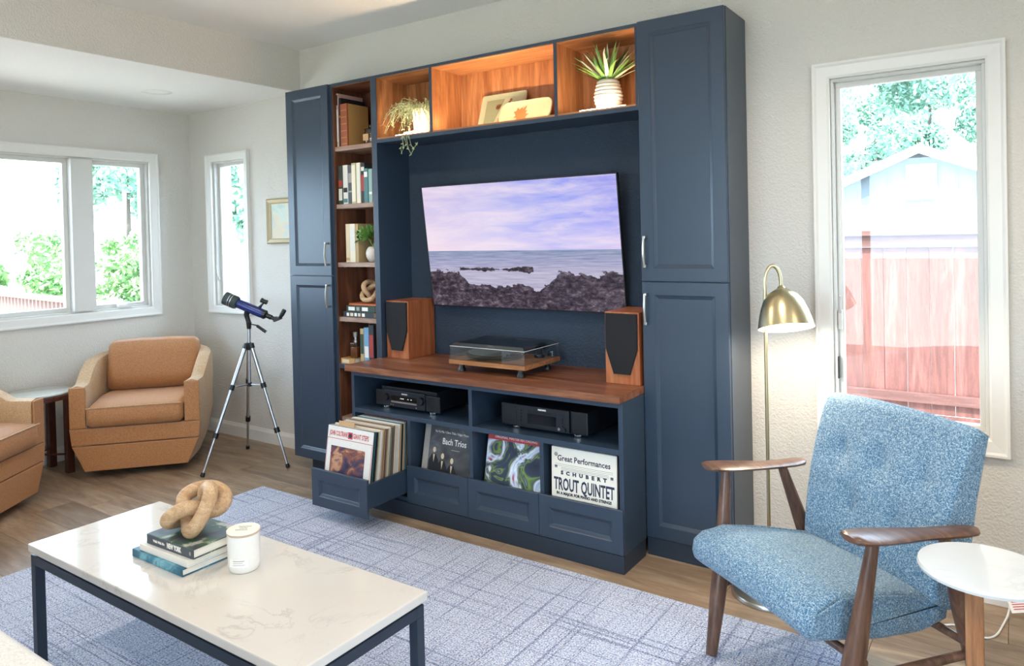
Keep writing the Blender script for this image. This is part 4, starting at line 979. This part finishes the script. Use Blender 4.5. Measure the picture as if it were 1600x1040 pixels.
MB().prism(ell(.105, .015, .004, .006), -.0914, -.0908).build('emblem', 'slv_grey', b3, local=True)
knot('wood_knot', 'chunky pale wooden knot sculpture on the coffee table books', (-1.185, -1.875, zb_+.0752), .064, .036, .0225, Euler((.5, -.1, -.35)), 'knot_wood', 0)
cn = thing('candle', 'white candle in a glass tumbler with a flat printed lid', 'candle', (-.982, -1.853, TZ))
MB().lathe([(.040, .0005), (.044, .004), (.0465, .02), (.0475, .106), (.0475, .11), (.045, .11), (.0445, .016), (0, .014)], (-.982, -1.853, TZ), n=36, cap1=False).build('tumbler', 'frosted', cn, smooth=45)
MB().lathe([(.0425, .0165), (.0438, .1), (0, .1)], (-.982, -1.853, TZ), n=36, cap1=False).build('wax', 'candle_wax', cn, smooth=45)
ld = MB().lathe([(.0455, .1105), (.0485, .112), (.0485, .119), (.047, .1205), (0, .1205)], (-.982, -1.853, TZ), n=36, cap1=False).build('lid', 'candle_wax', cn, smooth=40)
MB().lathe([(.0488, .1125), (.0488, .1165)], (-.982, -1.853, TZ), n=36, cap0=False, cap1=False).build('lid_edge', 'lid_wood', ld)
lidm = MB()
for k, (a0, a1) in enumerate(((-.018, .02), (-.012, .012), (-.02, .016))):      # handwritten lines, too small to read
    lidm.tube([(-.982+.8*(a0+(a1-a0)*t/10)-.6*(.014-k*.013+.0022*math.sin(t*2.1+k)), -1.853+.6*(a0+(a1-a0)*t/10)+.8*(.014-k*.013+.0022*math.sin(t*2.1+k)), TZ+.1209) for t in range(11)], .0006, 5)
lidm.build('lid_print', 'ink', ld)
Lc = MB(); cA = math.atan2(-.84, .55)
Lc.rings([[(-.982+rr*math.cos(cA+a), -1.853+rr*math.sin(cA+a), TZ+z) for rr, z in ((.0479, .022), (.0485, .022), (.0485, .047), (.0479, .047))] for a in [(-.6+1.2*k/8) for k in range(9)]]).build('paper_label', 'paper_white', cn)
lbm = MB()
for k, (a0, a1) in enumerate(((-.3, .4), (-.3, .3), (-.3, .42))):
    lbm.tube([(-.982+.0487*math.cos(cA+a0+(a1-a0)*t/6), -1.853+.0487*math.sin(cA+a0+(a1-a0)*t/6), TZ+.041-k*.006) for t in range(7)], .0007 if k else .0012, 5)
lbm.build('label_print', 'slv_grey', cn)

# ------------------------------------------------------------------ sofa in the near corner
so = thing('sofa', 'white upholstered sofa facing the media wall', 'sofa', (-1.45, -2.9, ZR))
part('base', 'sofa_fabric', so, (-2.55, -3.32, .1), (-.36, -2.5, .30), .02, 60)
for x in (-2.45, -.46):
    for y in (-3.24, -2.58): MB().cyl((x, y, ZR), (x, y, .1), .02, .026, 12).build('leg', 'dark_wood', so, smooth=40)
for x0, x1 in ((-2.38, -1.455), (-1.445, -.53)):
    MB().pillow([(-3.1, .305), (-3.1, .45), (-3.0, .478), (-2.6, .486), (-2.47, .476), (-2.432, .44), (-2.432, .34), (-2.46, .305)], x1-x0, .04, Matrix.Translation(((x0+x1)/2, 0, 0))).build('seat_cushion', 'sofa_fabric', so, smooth=180)
    MB().pillow([(-3.2, .46), (-3.22, .8), (-3.15, .84), (-3.06, .8), (-3.0, .5), (-3.03, .462)], x1-x0, .04, Matrix.Translation(((x0+x1)/2, 0, 0))).build('back_cushion', 'sofa_fabric', so, smooth=180)
part('back', 'sofa_fabric', so, (-2.55, -3.4, .1), (-.36, -3.22, .78), .03, 60)
for x0, x1 in ((-2.55, -2.39), (-.52, -.36)): part('arm', 'sofa_fabric', so, (x0, -3.22, .3005), (x1, -2.5, .56), .03, 60)

# ------------------------------------------------------------------ tan barrel armchairs
def armchair(loc, rot, label):
    t = thing('barrel_armchair', label, 'armchair', loc, rot, 'tan barrel armchairs')
    path = []
    N = 40
    for k in range(N+1):
        s = k/N
        if s < .3: q = s/.3; path.append((-.315-.02*math.sin(PI*q*.5), -.345+.345*q))
        elif s > .7: q = (1-s)/.3; path.append((.315+.02*math.sin(PI*q*.5), -.345+.345*q))
        else: a = PI-(s-.3)/.4*PI; path.append((.335*math.copysign(abs(math.cos(a))**.8, math.cos(a)), .33*math.sin(a)**.8))
    rings = []
    for k, (x, y) in enumerate(path):
        a = Vector(path[max(k-1, 0)]); b = Vector(path[min(k+1, N)]); d = (b-a).normalized(); o = Vector((-d.y, d.x))     # outward
        s = k/N; back = math.sin(PI*min(max((s-.12)/.76, 0), 1))**.9; top = .56+.15*back
        sec = [(-.035, .045), (.012, .16), (.042, .3), (.046, top-.035), (.036, top-.01), (.0, top), (-.036, top-.01), (-.045, top-.035), (-.045, .3), (-.045, .16), (-.04, .045)]
        rings.append([(x+o.x*f, y+o.y*f, z) for f, z in sec])
    MB().rings(rings).build('shell', 'tan_fabric_lit', t, local=True, smooth=50)
    MB().prism([(-.362, .305), (.362, .305), (.352, .205), (-.352, .205)], -.358, -.29, 'xz', .006).build('front_band', 'tan_fabric', t, local=True)
    MB().prism([(-.351, .2), (.351, .2), (.285, .048), (-.285, .048)], -.357, -.29, 'xz', .006).build('base_front', 'tan_fabric', t, local=True)
    for sx in (-1, 1): MB().box((sx*.272, -.3585, .307), (sx*.36, -.346, .552), .006).build('arm_facing', 'tan_fabric', t, local=True)
    MB().pillow([(-.385, .325), (-.392, .36), (-.388, .415), (-.37, .437), (-.1, .455), (.2, .44), (.24, .42), (.24, .34), (.2, .312), (-.36, .31)], .535, .035, None, 10).build('seat_cushion', 'tan_fabric', t, local=True, smooth=180)
    MB().tube([(-.262, -.389, .43), (.262, -.389, .43)], .004, 6).build('piping', 'tan_fabric_lit', t, local=True)
    def puff(v):
        c = 1-(v.x/.27)**2; c -= .35*math.exp(-((v.x-.0)/.05)**2)*max(0, min(1, (v.z-.6)/.1)); return Vector((v.x, v.y-.018*c*max(0, math.sin((v.z-.44)/.32*PI)), v.z+(.012*c if v.z > .7 else 0)))
    MB().pillow([(.06, .452), (.055, .55), (.085, .68), (.12, .745), (.165, .76), (.2, .74), (.225, .62), (.215, .5), (.19, .448)], .56, .045, Matrix.Translation((.01, 0, 0)), 12, puff).build('back_cushion', 'tan_fabric', t, local=True, smooth=180)
    MB().lathe([(.24, .004), (.24, .03), (.2, .044), (0, .044)], (0, .02, 0), n=32, cap1=False).build('swivel_base', 'black_matte', t, local=True)
    return t
armchair((-3.70, -.63, 0), math.radians(48.5), 'tan barrel armchair standing beside the telescope')
armchair((-3.60, -1.83, 0), math.radians(126.9), 'tan barrel armchair facing the media wall, seen from its side')
# drum table between them
dt = thing('drum_table', 'small round dark wood table with a pale stone top between the armchairs', 'side table', (-3.98, -1.17, 0))
dc = (-3.98, -1.17)
MB().lathe([(.17, .462), (.19, .466), (.19, .492), (.18, .496), (0, .496)], (dc[0], dc[1], 0), n=40, cap1=False).build('apron', 'dark_wood', dt, smooth=40)
MB().lathe([(.176, .4965), (.18, .498), (.18, .506), (.176, .508), (0, .508)], (dc[0], dc[1], 0), n=40, cap1=False).build('stone_top', 'green_marble', dt, smooth=40)
for k in range(4):
    a = math.radians(45+90*k); x, y = dc[0]+.165*math.cos(a), dc[1]+.165*math.sin(a)
    part('leg', 'dark_wood', dt, (x-.021, y-.021, 0), (x+.021, y+.021, .4615), .003)
MB().tube([(dc[0]-.12, dc[1]-.09, .12), (dc[0]+.12, dc[1]+.095, .12)], .006, 8).tube([(dc[0]-.095, dc[1]+.12, .132), (dc[0]+.095, dc[1]-.12, .132)], .006, 8).build('stretcher', 'dark_wood', dt)

# ------------------------------------------------------------------ telescope
te = thing('telescope', 'blue telescope on a silver tripod', 'telescope', (-3.03, -.36, 0))
V = Vector
O0, O1, O2, O3 = V((-3.143, -.435, 1.046)), V((-3.075, -.389, 1.013)), V((-2.943, -.300, .938)), V((-2.889, -.263, .916))
ax = (O2-O0).normalized()
def along(p, prof, n=24): return MB().lathe(prof, p, ax, n)
along(O0, [(.036, .004), (.041, 0), (.042, .03), (.040, .034), (.0415, .038), (.0415, .075), (.038, .085)]).build('dew_shield', 'scope_rubber', te, smooth=40)
for h in (.031, .046): along(O0, [(.0428, h), (.0428, h+.004)]).build('trim_ring', 'alu', te, smooth=40)
along(O0, [(.028, .0851), (.029, .1), (.029, .25), (.027, .262)]).build('tube', 'scope_blue', te, smooth=40)
along(O0, [(.0292, .2622), (.0292, .276), (.02, .284)]).build('rear_ring', 'black_plastic', te, smooth=40)
along(O0, [(.015, .2842), (.015, .318), (.012, .321), (.012, .338)]).build('focuser', 'black_plastic', te, smooth=40)
sd = ax.cross(V((0, 0, 1))).normalized(); up_ = sd.cross(ax).normalized()
MB().lathe([(.011, 0), (.011, .014)], O0+ax*.305-up_*.012-sd*.012, -sd if (-sd).dot(CAM_POS-O0) > 0 else sd, 18).build('focus_knob', 'chrome', te, smooth=40)
dg0 = O0+ax*.3385
mm = MB(); e1, e2, e3 = ax, up_, sd
mm.rings([[dg0+e3*s*.015-e2*.016, dg0+e3*s*.015+e2*.016, dg0+e3*s*.015+e2*.018+e1*.045, dg0+e3*s*.015-e2*.016+e1*.012] for s in (-1, 1)]).build('star_diagonal', 'black_plastic', te)
ey = dg0+ax*.03+up_*.022; eyd = (up_+ax*.12).normalized()
MB().lathe([(.011, 0), (.012, .02), (.014, .024), (.014, .06), (.011, .064)], ey-eyd*.008, eyd, 18).build('eyepiece', 'black_plastic', te, smooth=40)
fb = O0+ax*.225+up_*.029
MB().tube([fb, fb+up_*.022+ax*.006, fb+up_*.035+ax*.012], [.011, .006, .006], 10).build('finder_bracket', 'black_plastic', te, smooth=40)
MB().lathe([(.015, -.02), (.016, -.018), (.013, 0), (.015, .02), (.012, .022)], fb+up_*.047+ax*.01, ax, 18).build('finder_scope', 'black_plastic', te, smooth=40)
hub = V((-3.022, -.357, .742)); colb = V((-3.022, -.36, .5)); head = V((-3.021, -.354, .878))
mt = O0+ax*.165-up_*.03
MB().tube([mt+up_*.004, mt-up_*.016, head+V((0, 0, .01))], [.021, .016, .015], 12).tube([head+V((0, 0, .012)), head-V((0, 0, .03))], [.017, .013], 12).build('mount_head', 'black_plastic', te, smooth=40)
MB().tube([head+V((.008, .006, 0)), V((-2.981, -.327, .869)), V((-2.978, -.325, .866)), V((-2.933, -.295, .826))], [.004, .004, .009, .010], 10).build('pan_handle', 'black_plastic', te, smooth=40)
MB().cyl(colb, head-V((0, 0, .03)), .0105, n=14).build('centre_column', 'alu', te, smooth=40)
MB().lathe([(.02, -.025), (.026, -.01), (.026, .012), (.016, .02)], hub, n=18).build('tripod_hub', 'black_plastic', te, smooth=40)
MB().lathe([(.014, -.012), (.014, .012)], colb, n=14).build('brace_hub', 'black_plastic', te, smooth=40)
for fx, fy in ((-3.055, -.68), (-3.324, -.173), (-2.748, -.30)):
    f = V((fx, fy, .006)); h0 = hub+(V((fx, fy, 0))-V((hub.x, hub.y, 0))).normalized()*.022
    p1 = h0.lerp(f, .33); p2 = h0.lerp(f, .7); d = (f-h0).normalized()
    l = MB().cyl(h0, p1, .0125, n=12).cyl(p1, p2, .010, n=12).cyl(p2, f, .0075, n=12).build('leg', 'alu', te, smooth=40)
    for p in (h0, p1, p2): MB().lathe([(.0165, -.016), (.0165, .016)], p, d, 12).build('clamp', 'black_plastic', l, smooth=40)
    MB().lathe([(.011, -.02), (.013, -.004), (.012, .004)], f, d, 12).build('rubber_foot', 'black_plastic', l, smooth=40)
    MB().tube([colb, p1], .005, 8).build('brace', 'alu', l)
# painting
pf = thing('framed_painting', 'small landscape painting in a gold frame behind the tall cabinet', 'painting', (-3.06, 0, 1.53))
px_0, px_1, pz0, pz1 = -3.264, -2.86, 1.377, 1.684
def frm(i, d): return [(px_0+i, -d, pz0+i), (px_1-i, -d, pz0+i), (px_1-i, -d, pz1-i), (px_0+i, -d, pz1-i)]
MB().rings([frm(0, .001), frm(0, .018), frm(.01, .026), frm(.03, .018), frm(.036, .012), frm(.04, .012), frm(.04, .004), frm(.0, .001)], caps=False).build('frame', 'pale_gilt', pf)
cover_mat('painting', [(.3, '#8fa6a0'), (.45, '#b9c3ae'), (.55, '#cbb58f'), (.65, '#9fb8bc'), (.75, '#d6cdb6')], 6)
MB().box((px_0+.0402, -.009, pz0+.0402), (px_1-.0402, -.004, pz1-.0402)).build('canvas', 'painting', pf)

# ------------------------------------------------------------------ blue lounge chair
LC = V((.325, -1.043, 0)); LROT = math.radians(-36.5)
lc = thing('lounge_chair', 'blue tweed lounge chair with walnut arms', 'armchair', LC, LROT)
def lbuild(m, name, mat, sm=50): return m.build(name, mat, lc, local=True, smooth=sm)
seat_o = [(-.058, .34), (-.065, .365), (-.058, .4), (-.025, .424), (.05, .432), (.2, .405), (.36, .368), (.46, .352), (.48, .33), (.46, .27), (.36, .255), (.2, .272), (.05, .303), (-.035, .32)]
BUT = [(-.15, .66), (0, .665), (.15, .66), (-.09, .52), (.09, .52)]
def seatdef(v): return Vector((v.x*(1.03-.12*max(0, (v.y+.05)/.5)), v.y, v.z+.006*(1-(v.x/.26)**2)))
lbuild(MB().pillow(seat_o, .525, .03, Matrix.Translation((-.012, 0, 0)), 16, seatdef), 'seat', 'blue_tweed', 180)
back_o = []
fr = [(.372, .352), (.38, .42), (.394, .5), (.416, .59), (.445, .68), (.482, .77), (.5, .805)]
bk = [(.535, .82), (.565, .80), (.55, .72), (.53, .62), (.52, .52), (.5, .42), (.485, .34), (.44, .315)]
back_o = fr+bk
# finer outline for dimples
def dense(o, n=4):
    r = []
    for i in range(len(o)):
        a, b = Vector(o[i]), Vector(o[(i+1) % len(o)])
        for k in range(n): r.append(tuple(a.lerp(b, k/n)))
    return r
def backdef(v):
    f = 0
    for bx_, bz_ in BUT:
        d2 = ((v.x-bx_)/.034)**2+((v.z-bz_)/.034)**2; f += math.exp(-d2)
    frontness = max(0, min(1, (.372+.128*max(0, (v.z-.35)/.46)**1.35+.05-v.y)/.045))
    w = .96+.10*max(0, min(1, (v.z-.35)/.45))
    return Vector((v.x*w, v.y+.02*f*frontness+.02*(v.x/.26)**2*(-1)*frontness*.3, v.z+.012*(1-(v.x/.27)**2)*max(0, min(1, (v.z-.68)/.13))))
lbuild(MB().pillow(dense(back_o), .53, .017, None, 44, backdef), 'backrest', 'blue_tweed', 180)
for bx_, bz_ in BUT:
    yb_ = .372+.128*((bz_-.35)/.46)**1.35+.012
    lbuild(MB().lathe([(.009, -.003), (.009, .002), (.005, .005), (0, .006)], (bx_, yb_, bz_), (0, -1, .35), 12, cap1=False), 'button', 'blue_tweed')
ss = MB()
for sx in (-1, 1): ss.tube([(sx*.262*(1.03-.12*max(0, (yy+.05)/.5)), yy, zz) for yy, zz in ((-.035, .405), (.05, .428), (.2, .404), (.36, .367), (.44, .352))], .0028, 6)
lbuild(ss, 'piping', 'blue_tweed')
def armrest(s):
    pts = [(.025, .016), (.03, .036), (.055, .05), (.11, .055), (.19, .046), (.26, .036), (.32, .034), (.38, .034), (.425, .028), (.44, .012)]
    rings = []
    for y, hw in pts:
        z = .607-.03*max(0, y)/.5+.006*math.cos(y*9); th = .011 if .0 < y < .5 else .007; cx = s*(.312+.02*max(0, (y-.25))/.25)
        rings.append([(cx-hw, y, z), (cx-hw*.8, y, z-th*.8), (cx, y, z-th), (cx+hw*.8, y, z-th*.8), (cx+hw, y, z), (cx+hw*.8, y, z+th*.45), (cx, y, z+th*.6), (cx-hw*.8, y, z+th*.45)])
    return lbuild(MB().rings(rings), 'armrest', 'chair_wood_x', 60)
for s in (-1, 1):
    armrest(s)
    f0, f1 = V((s*.312, .105, .594)), V((s*.262, .0, ZR if s < 0 else .001))
    fm = f0.lerp(f1, .5)+V((0, .012, 0))
    fl_ = lbuild(MB().tube([f0, f0.lerp(fm, .5), fm, fm.lerp(f1, .5), f1], [.015, .021, .028, .025, .018], 16), 'front_leg', 'chair_wood', 60)
    q0, q1 = V((s*.318, .335, .58)), V((s*.285, .535, .001))
    rl_ = lbuild(MB().tube([q0, q0.lerp(q1, .4), q0.lerp(q1, .7), q1], [.015, .026, .024, .017], 16), 'rear_leg', 'chair_wood', 60)
    lbuild(MB().tube([f0.lerp(f1, .63), q0.lerp(q1, .62)], .0125, 12), 'side_stretcher', 'chair_wood', 60)
lbuild(MB().tube([V((-.312, .07, .28)), V((.312, .07, .28))], .012, 12), 'front_rail', 'chair_wood', 60)
lbuild(MB().tube([V((-.315, .43, .26)), V((.315, .43, .26))], .012, 12), 'rear_rail', 'chair_wood', 60)

# ------------------------------------------------------------------ floor lamp
la = thing('floor_lamp', 'slim brass floor lamp with a bell shade, lit', 'lamp', (.163, -.362, 0))
lp = V((.163, -.362, 0))
MB().lathe([(.142, 0), (.143, .006), (.138, .016), (.03, .02), (.012, .026), (0, .026)], lp, n=44, cap1=False).build('base', 'nickel', la, smooth=40)
sh_top = V((.217, -.335, 1.166)); axd = (V((0, 0, -1))*math.cos(math.radians(17))+V((.565, -.825, 0))*math.sin(math.radians(17))).normalized()
arc = [lp+V((0, 0, z)) for z in (.02, .4, .8, 1.15, 1.19)]
top_ = sh_top-axd*.012
for k in range(1, 10):
    a = PI*k/10; c_ = (arc[4]+V((top_.x, top_.y, 1.19)))/2; hv = (V((top_.x, top_.y, 1.19))-arc[4])/2
    arc.append(c_-hv*math.cos(a)+V((0, 0, .068*math.sin(a))))
arc += [top_+V((0, 0, .006)), top_]
MB().tube(arc, .0068, 12).build('pole', 'brass', la, smooth=180)
prof = [(.012, -.012), (.016, -.004), (.03, .002), (.055, .018), (.073, .045), (.086, .08), (.096, .118), (.102, .147)]
MB().lathe(prof+[(.1005, .147), (.0945, .118), (.0845, .08), (.0715, .045), (.053, .0195), (.0, .006)], sh_top, axd, 40, cap0=False, cap1=False).build('shade', 'brass', la, smooth=40)
MB().lathe([(.0, .0085), (.0525, .0215), (.071, .047), (.084, .082), (.094, .12), (.0999, .1465)], sh_top, axd, 40, cap0=False, cap1=False).build('shade_lining', 'white_plastic', la, smooth=60)
bc_ = sh_top+axd*.085
MB().lathe([(.012, -.055), (.014, -.03), (.026, -.005), (.03, .015), (.024, .036), (0, .044)], bc_, axd, 20, cap1=False).build('bulb', 'bulb', la, smooth=180)
ll = bpy.data.lights.new('bulb_light', 'POINT'); ll.energy = 13.0; ll.color = (1, .82, .6); ll.shadow_soft_size = .03
lo = bpy.data.objects.new('bulb_light', ll); COL.objects.link(lo); lo.parent = la; lo.location = bc_+axd*.052-lp
MB().box((.150, -.40, .6), (.176, -.368, .63), .003).build('switch', 'brass', la) if False else None

# ------------------------------------------------------------------ side table and cord
st = thing('pedestal_table', 'round white marble side table on a square wooden post', 'side table', (.878, -1.138, 0))
MB().lathe([(.134, .564), (.142, .566), (.144, .573), (.141, .5795), (0, .58)], (.878, -1.138, 0), n=56, cap1=False).build('top', 'side_marble', st, smooth=40)
part('post', 'table_leg_wood', st, (.836, -1.155, .0185), (.874, -1.117, .5636), .004)
MB().lathe([(.125, 0), (.13, .004), (.13, .014), (.126, .018), (0, .018)], (.878, -1.138, 0), n=44, cap1=False).build('foot_disc', 'table_leg_wood', st, smooth=40)
pc_ = thing('power_cord', 'white power cord with a paper tag, lying by the baseboard', 'cord', (.85, -.28, 0))
cp = [(.40, -.33, .004), (.55, -.27, .004), (.671, -.267, .004), (.719, -.279, .004), (.76, -.255, .004), (.789, -.271, .004), (.841, -.294, .004), (.865, -.285, .004), (.885, -.244, .004), (.901, -.16, .004), (.913, -.105, .012), (.92, -.07, .035)]
def smooth_path(p, n=4):
    p = [V(q) for q in p]; r = []
    for i in range(len(p)-1):
        a, b, c, d = p[max(i-1, 0)], p[i], p[i+1], p[min(i+2, len(p)-1)]
        for k in range(n):
            t = k/n; r.append(.5*((2*b)+(c-a)*t+(2*a-5*b+4*c-d)*t*t+(3*b-a-3*c+d)*t**3))
    return r+[p[-1]]
MB().tube(smooth_path(cp), .0033, 8).build('cable', 'white_plastic', pc_, smooth=180)
tg = MB().box((-.04, -.0006, -.022), (.04, .0006, .022)); tg.bm.transform(Matrix.Translation((.955, -.075, .045)) @ Matrix.Rotation(.25, 4, 'Z') @ Matrix.Rotation(-.7, 4, 'X') @ Matrix.Rotation(-.2, 4, 'Y'))
tgo = tg.build('paper_tag', 'paper_white', pc_)
pt = MB()
for k in range(4): pt.box((-.03, -.0011, .012-k*.008), (.03-.008*(k % 2), -.0007, .015-k*.008))
pt.bm.transform(Matrix.Translation((.955, -.075, .045)) @ Matrix.Rotation(.25, 4, 'Z') @ Matrix.Rotation(-.7, 4, 'X') @ Matrix.Rotation(-.2, 4, 'Y')); pt.build('tag_print', 'ink_red', tgo)

# ------------------------------------------------------------------ outside
struct(MB().box((-40, -40, -.5), (40, 60, -.25)).build('ground_lawn', 'lawn', loc=(0, 0, -.25)))
struct(MB().box((-3, .2, -.25), (4, 2.5, -.02)).build('ground_path', 'concrete', loc=(0, 1.3, -.25)))
fe = thing('fence', 'reddish wooden board fence outside the tall window', 'fence', (.2, 2.6, -.05))
x = -2.4; k = 0; bd = None
while x < 2.6:
    if bd is None: bd = MB().box((0, 0, 0), (.142, .018, 1.16), .003, 1).build('board', 'fence_board', fe, local=True); q_ = bd
    else: q_ = bpy.data.objects.new('board', bd.data); COL.objects.link(q_); q_.parent = fe
    q_.location = (x-.2, .004*(k % 2), .14); x += .1435; k += 1
part('cap_rail', 'fence_rail', fe, (-2.4, 2.55, 1.335), (2.6, 2.67, 1.372), .004)
part('top_rail', 'fence_rail', fe, (-2.4, 2.575, 1.255), (2.6, 2.597, 1.334), .003)
part('bottom_rail', 'fence_rail', fe, (-2.4, 2.575, .165), (2.6, 2.597, .235), .003)
part('kick_board', 'fence_board', fe, (-2.4, 2.6, -.05), (2.6, 2.618, .085))
# neighbour's gable
ho = thing('neighbour_house', 'pale house with a low gable and louvred vent beyond the fence', 'house', (-.95, 19, -.25))
gx, gz, ev, hw = -.95, 3.30, 2.28, 2.35
MB().prism([(gx-hw, -.25), (gx+hw, -.25), (gx+hw, ev), (gx, gz), (gx-hw, ev)], 18.0, 22.0).build('wall', 'siding', ho)
for sx in (-1, 1):
    MB().prism([(gx, gz+.16), (gx+sx*(hw+.3), ev-.13+.16), (gx+sx*(hw+.3), ev-.13), (gx, gz)], 17.7, 22.2).build('roof', 'roofing', ho)
    MB().prism([(gx, gz+.17), (gx+sx*(hw+.32), ev-.13+.17), (gx+sx*(hw+.32), ev-.13-.06), (gx, gz-.06)], 17.64, 17.695).build('barge_board', 'trim_white', ho)
xx = gx-hw+.1
while xx < gx+hw-.1:
    part('batten', 'siding', ho, (xx, 17.975, -.25), (xx+.03, 17.9995, ev+(gz-ev)*(1-abs(xx-gx)/hw)-.12)); xx += .38
ve = MB(); frame_rect(ve, -1.26, -.58, 2.08, 2.98, .13, 17.93, 17.972, 'x'); vo = ve.build('vent', 'trim_white', ho)
part('vent_recess', 'slv_grey', vo, (-1.13, 17.955, 2.21), (-.71, 17.973, 2.85))
for k in range(9): MB().box((-1.13, 17.935, 2.225+k*.07), (-.71, 17.953, 2.255+k*.07)).build('slat', 'trim_white', vo)
lr = thing('shed_roof', 'low white shed roof in front of the gabled house', 'roof', (-2.4, 14.5, -.25))
MB().prism([(-3.6, 1.45), (-3.2, 1.95), (-1.75, 1.9), (-.6, 1.36), (-.6, 1.28)], 13.4, 15.6).build('roof', 'roofing', lr)
MB().box((-3.5, 13.6, -.25), (-.7, 15.4, 1.3)).build('wall', 'siding', lr)
def tree(name, label, loc, trunk_h, r, h, n, ls, mat, seed, group=None, bare=.0):
    t = thing(name, label, 'tree', loc, group=group); rr = random.Random(seed); L = V(loc)
    MB().tube([L, L+V((.05, 0, trunk_h*.6)), L+V((0, .05, trunk_h+h*.5))], [r*.08, r*.06, r*.02], 8).build('trunk', 'tree_bark', t)
    m = MB()
    blobs = [(V((rr.uniform(-.7, .7)*r, rr.uniform(-.7, .7)*r, trunk_h+rr.uniform(.05, .95)*h)), rr.uniform(.22, .42)*r) for _ in range(22)]
    for k in range(n):
        c, b = rr.choice(blobs); d = V((rr.gauss(0, 1), rr.gauss(0, 1), rr.gauss(0, .8))); d = d.normalized()*b*rr.uniform(.5, 1.05)
        p = L+c+d; u = V((rr.uniform(-1, 1), rr.uniform(-1, 1), rr.uniform(-1, 1))).normalized(); w = u.orthogonal().normalized(); s = ls*rr.uniform(.6, 1.3)
        m.quad(p-u*s, p-w*s*.5, p+u*s, p+w*s*.5)
    f = m.build('crown', mat, t, recalc=False); f['kind'] = 'stuff'; return t
for i, (x, y, r_, h_) in enumerate(((-6.4, 26, 2.25, 7), (-1.3, 25.5, 2.25, 8.5), (3.8, 26, 2.25, 7.5), (-3.9, 32, 2.5, 9))):
    tree('tree', ['blue green tree rising behind the shed roof', 'tallest blue green tree behind the gable', 'blue green tree at the far side of the gable', 'tall blue green tree standing behind the other trees'][i], (x, y, -.25), 1.6, r_, h_, 11000, .12, 'foliage_blue' if i != 2 else 'foliage_green', 20+i, 'trees behind the gabled house')
tree('tree', 'blue green leafy tree outside the wide window', (-14.5, 4.95, -.25), 2.15, 1.15, 2.1, 5200, .075, 'foliage_blue', 31)
for i, (x, y, r_, h_) in enumerate(((-11.2, .9, .62, 1.25), (-11.4, 2.2, .62, 1.3), (-11.2, 3.5, .62, 1.25), (-13.1, 2.9, .75, 1.7), (-13.2, 4.6, .75, 1.6))):
    tree('shrub', ['round light green shrub just behind the deck railing', 'light green shrub below the blue green tree', 'wide light green shrub farther along the railing', 'tall light green shrub behind the row along the railing', 'tall light green shrub in front of the blue green trunk'][i], (x, y, -.25), .15, r_, h_, 3200, .06, 'foliage_green', 40+i, 'shrubs outside the wide window')
tree('tree', 'pale tree outside the narrow window', (-11.6, 6.4, -.25), 1.6, 1.0, 2.6, 2600, .12, 'foliage_blue', 52)
rl = thing('deck_railing', 'weathered wooden deck railing outside the wide window', 'railing', (-7.5, .25, -.25))
ra, rb = V((-10.5, .52, 0)), V((-4.9, .01, 0)); rd = (rb-ra).normalized(); rn = V((-rd.y, rd.x, 0))
def railbar(name, z0, z1, w):
    MB().rings([[p+rn*s+V((0, 0, z)) for s, z in ((-w, z0), (w, z0), (w, z1), (-w, z1))] for p in (ra, rb)]).build(name, 'deck_rail', rl)
railbar('top_rail', .86, .9, .06); railbar('bottom_rail', .05, .1, .03)
Lr = (rb-ra).length; k = 0.0
while k < Lr:
    p = ra+rd*k; MB().rings([[p+rd*a+rn*b+V((0, 0, z)) for a, b in ((-.018, -.018), (.018, -.018), (.018, .018), (-.018, .018))] for z in (.1002, .8598)]).build('baluster', 'deck_rail', rl); k += .11
MB().box((-10.6, -2.4, -.06), (-4.4, .6, .0)).build('ground_deck', 'deck_floor', loc=(-7.5, -.9, -.06))['kind'] = 'structure'
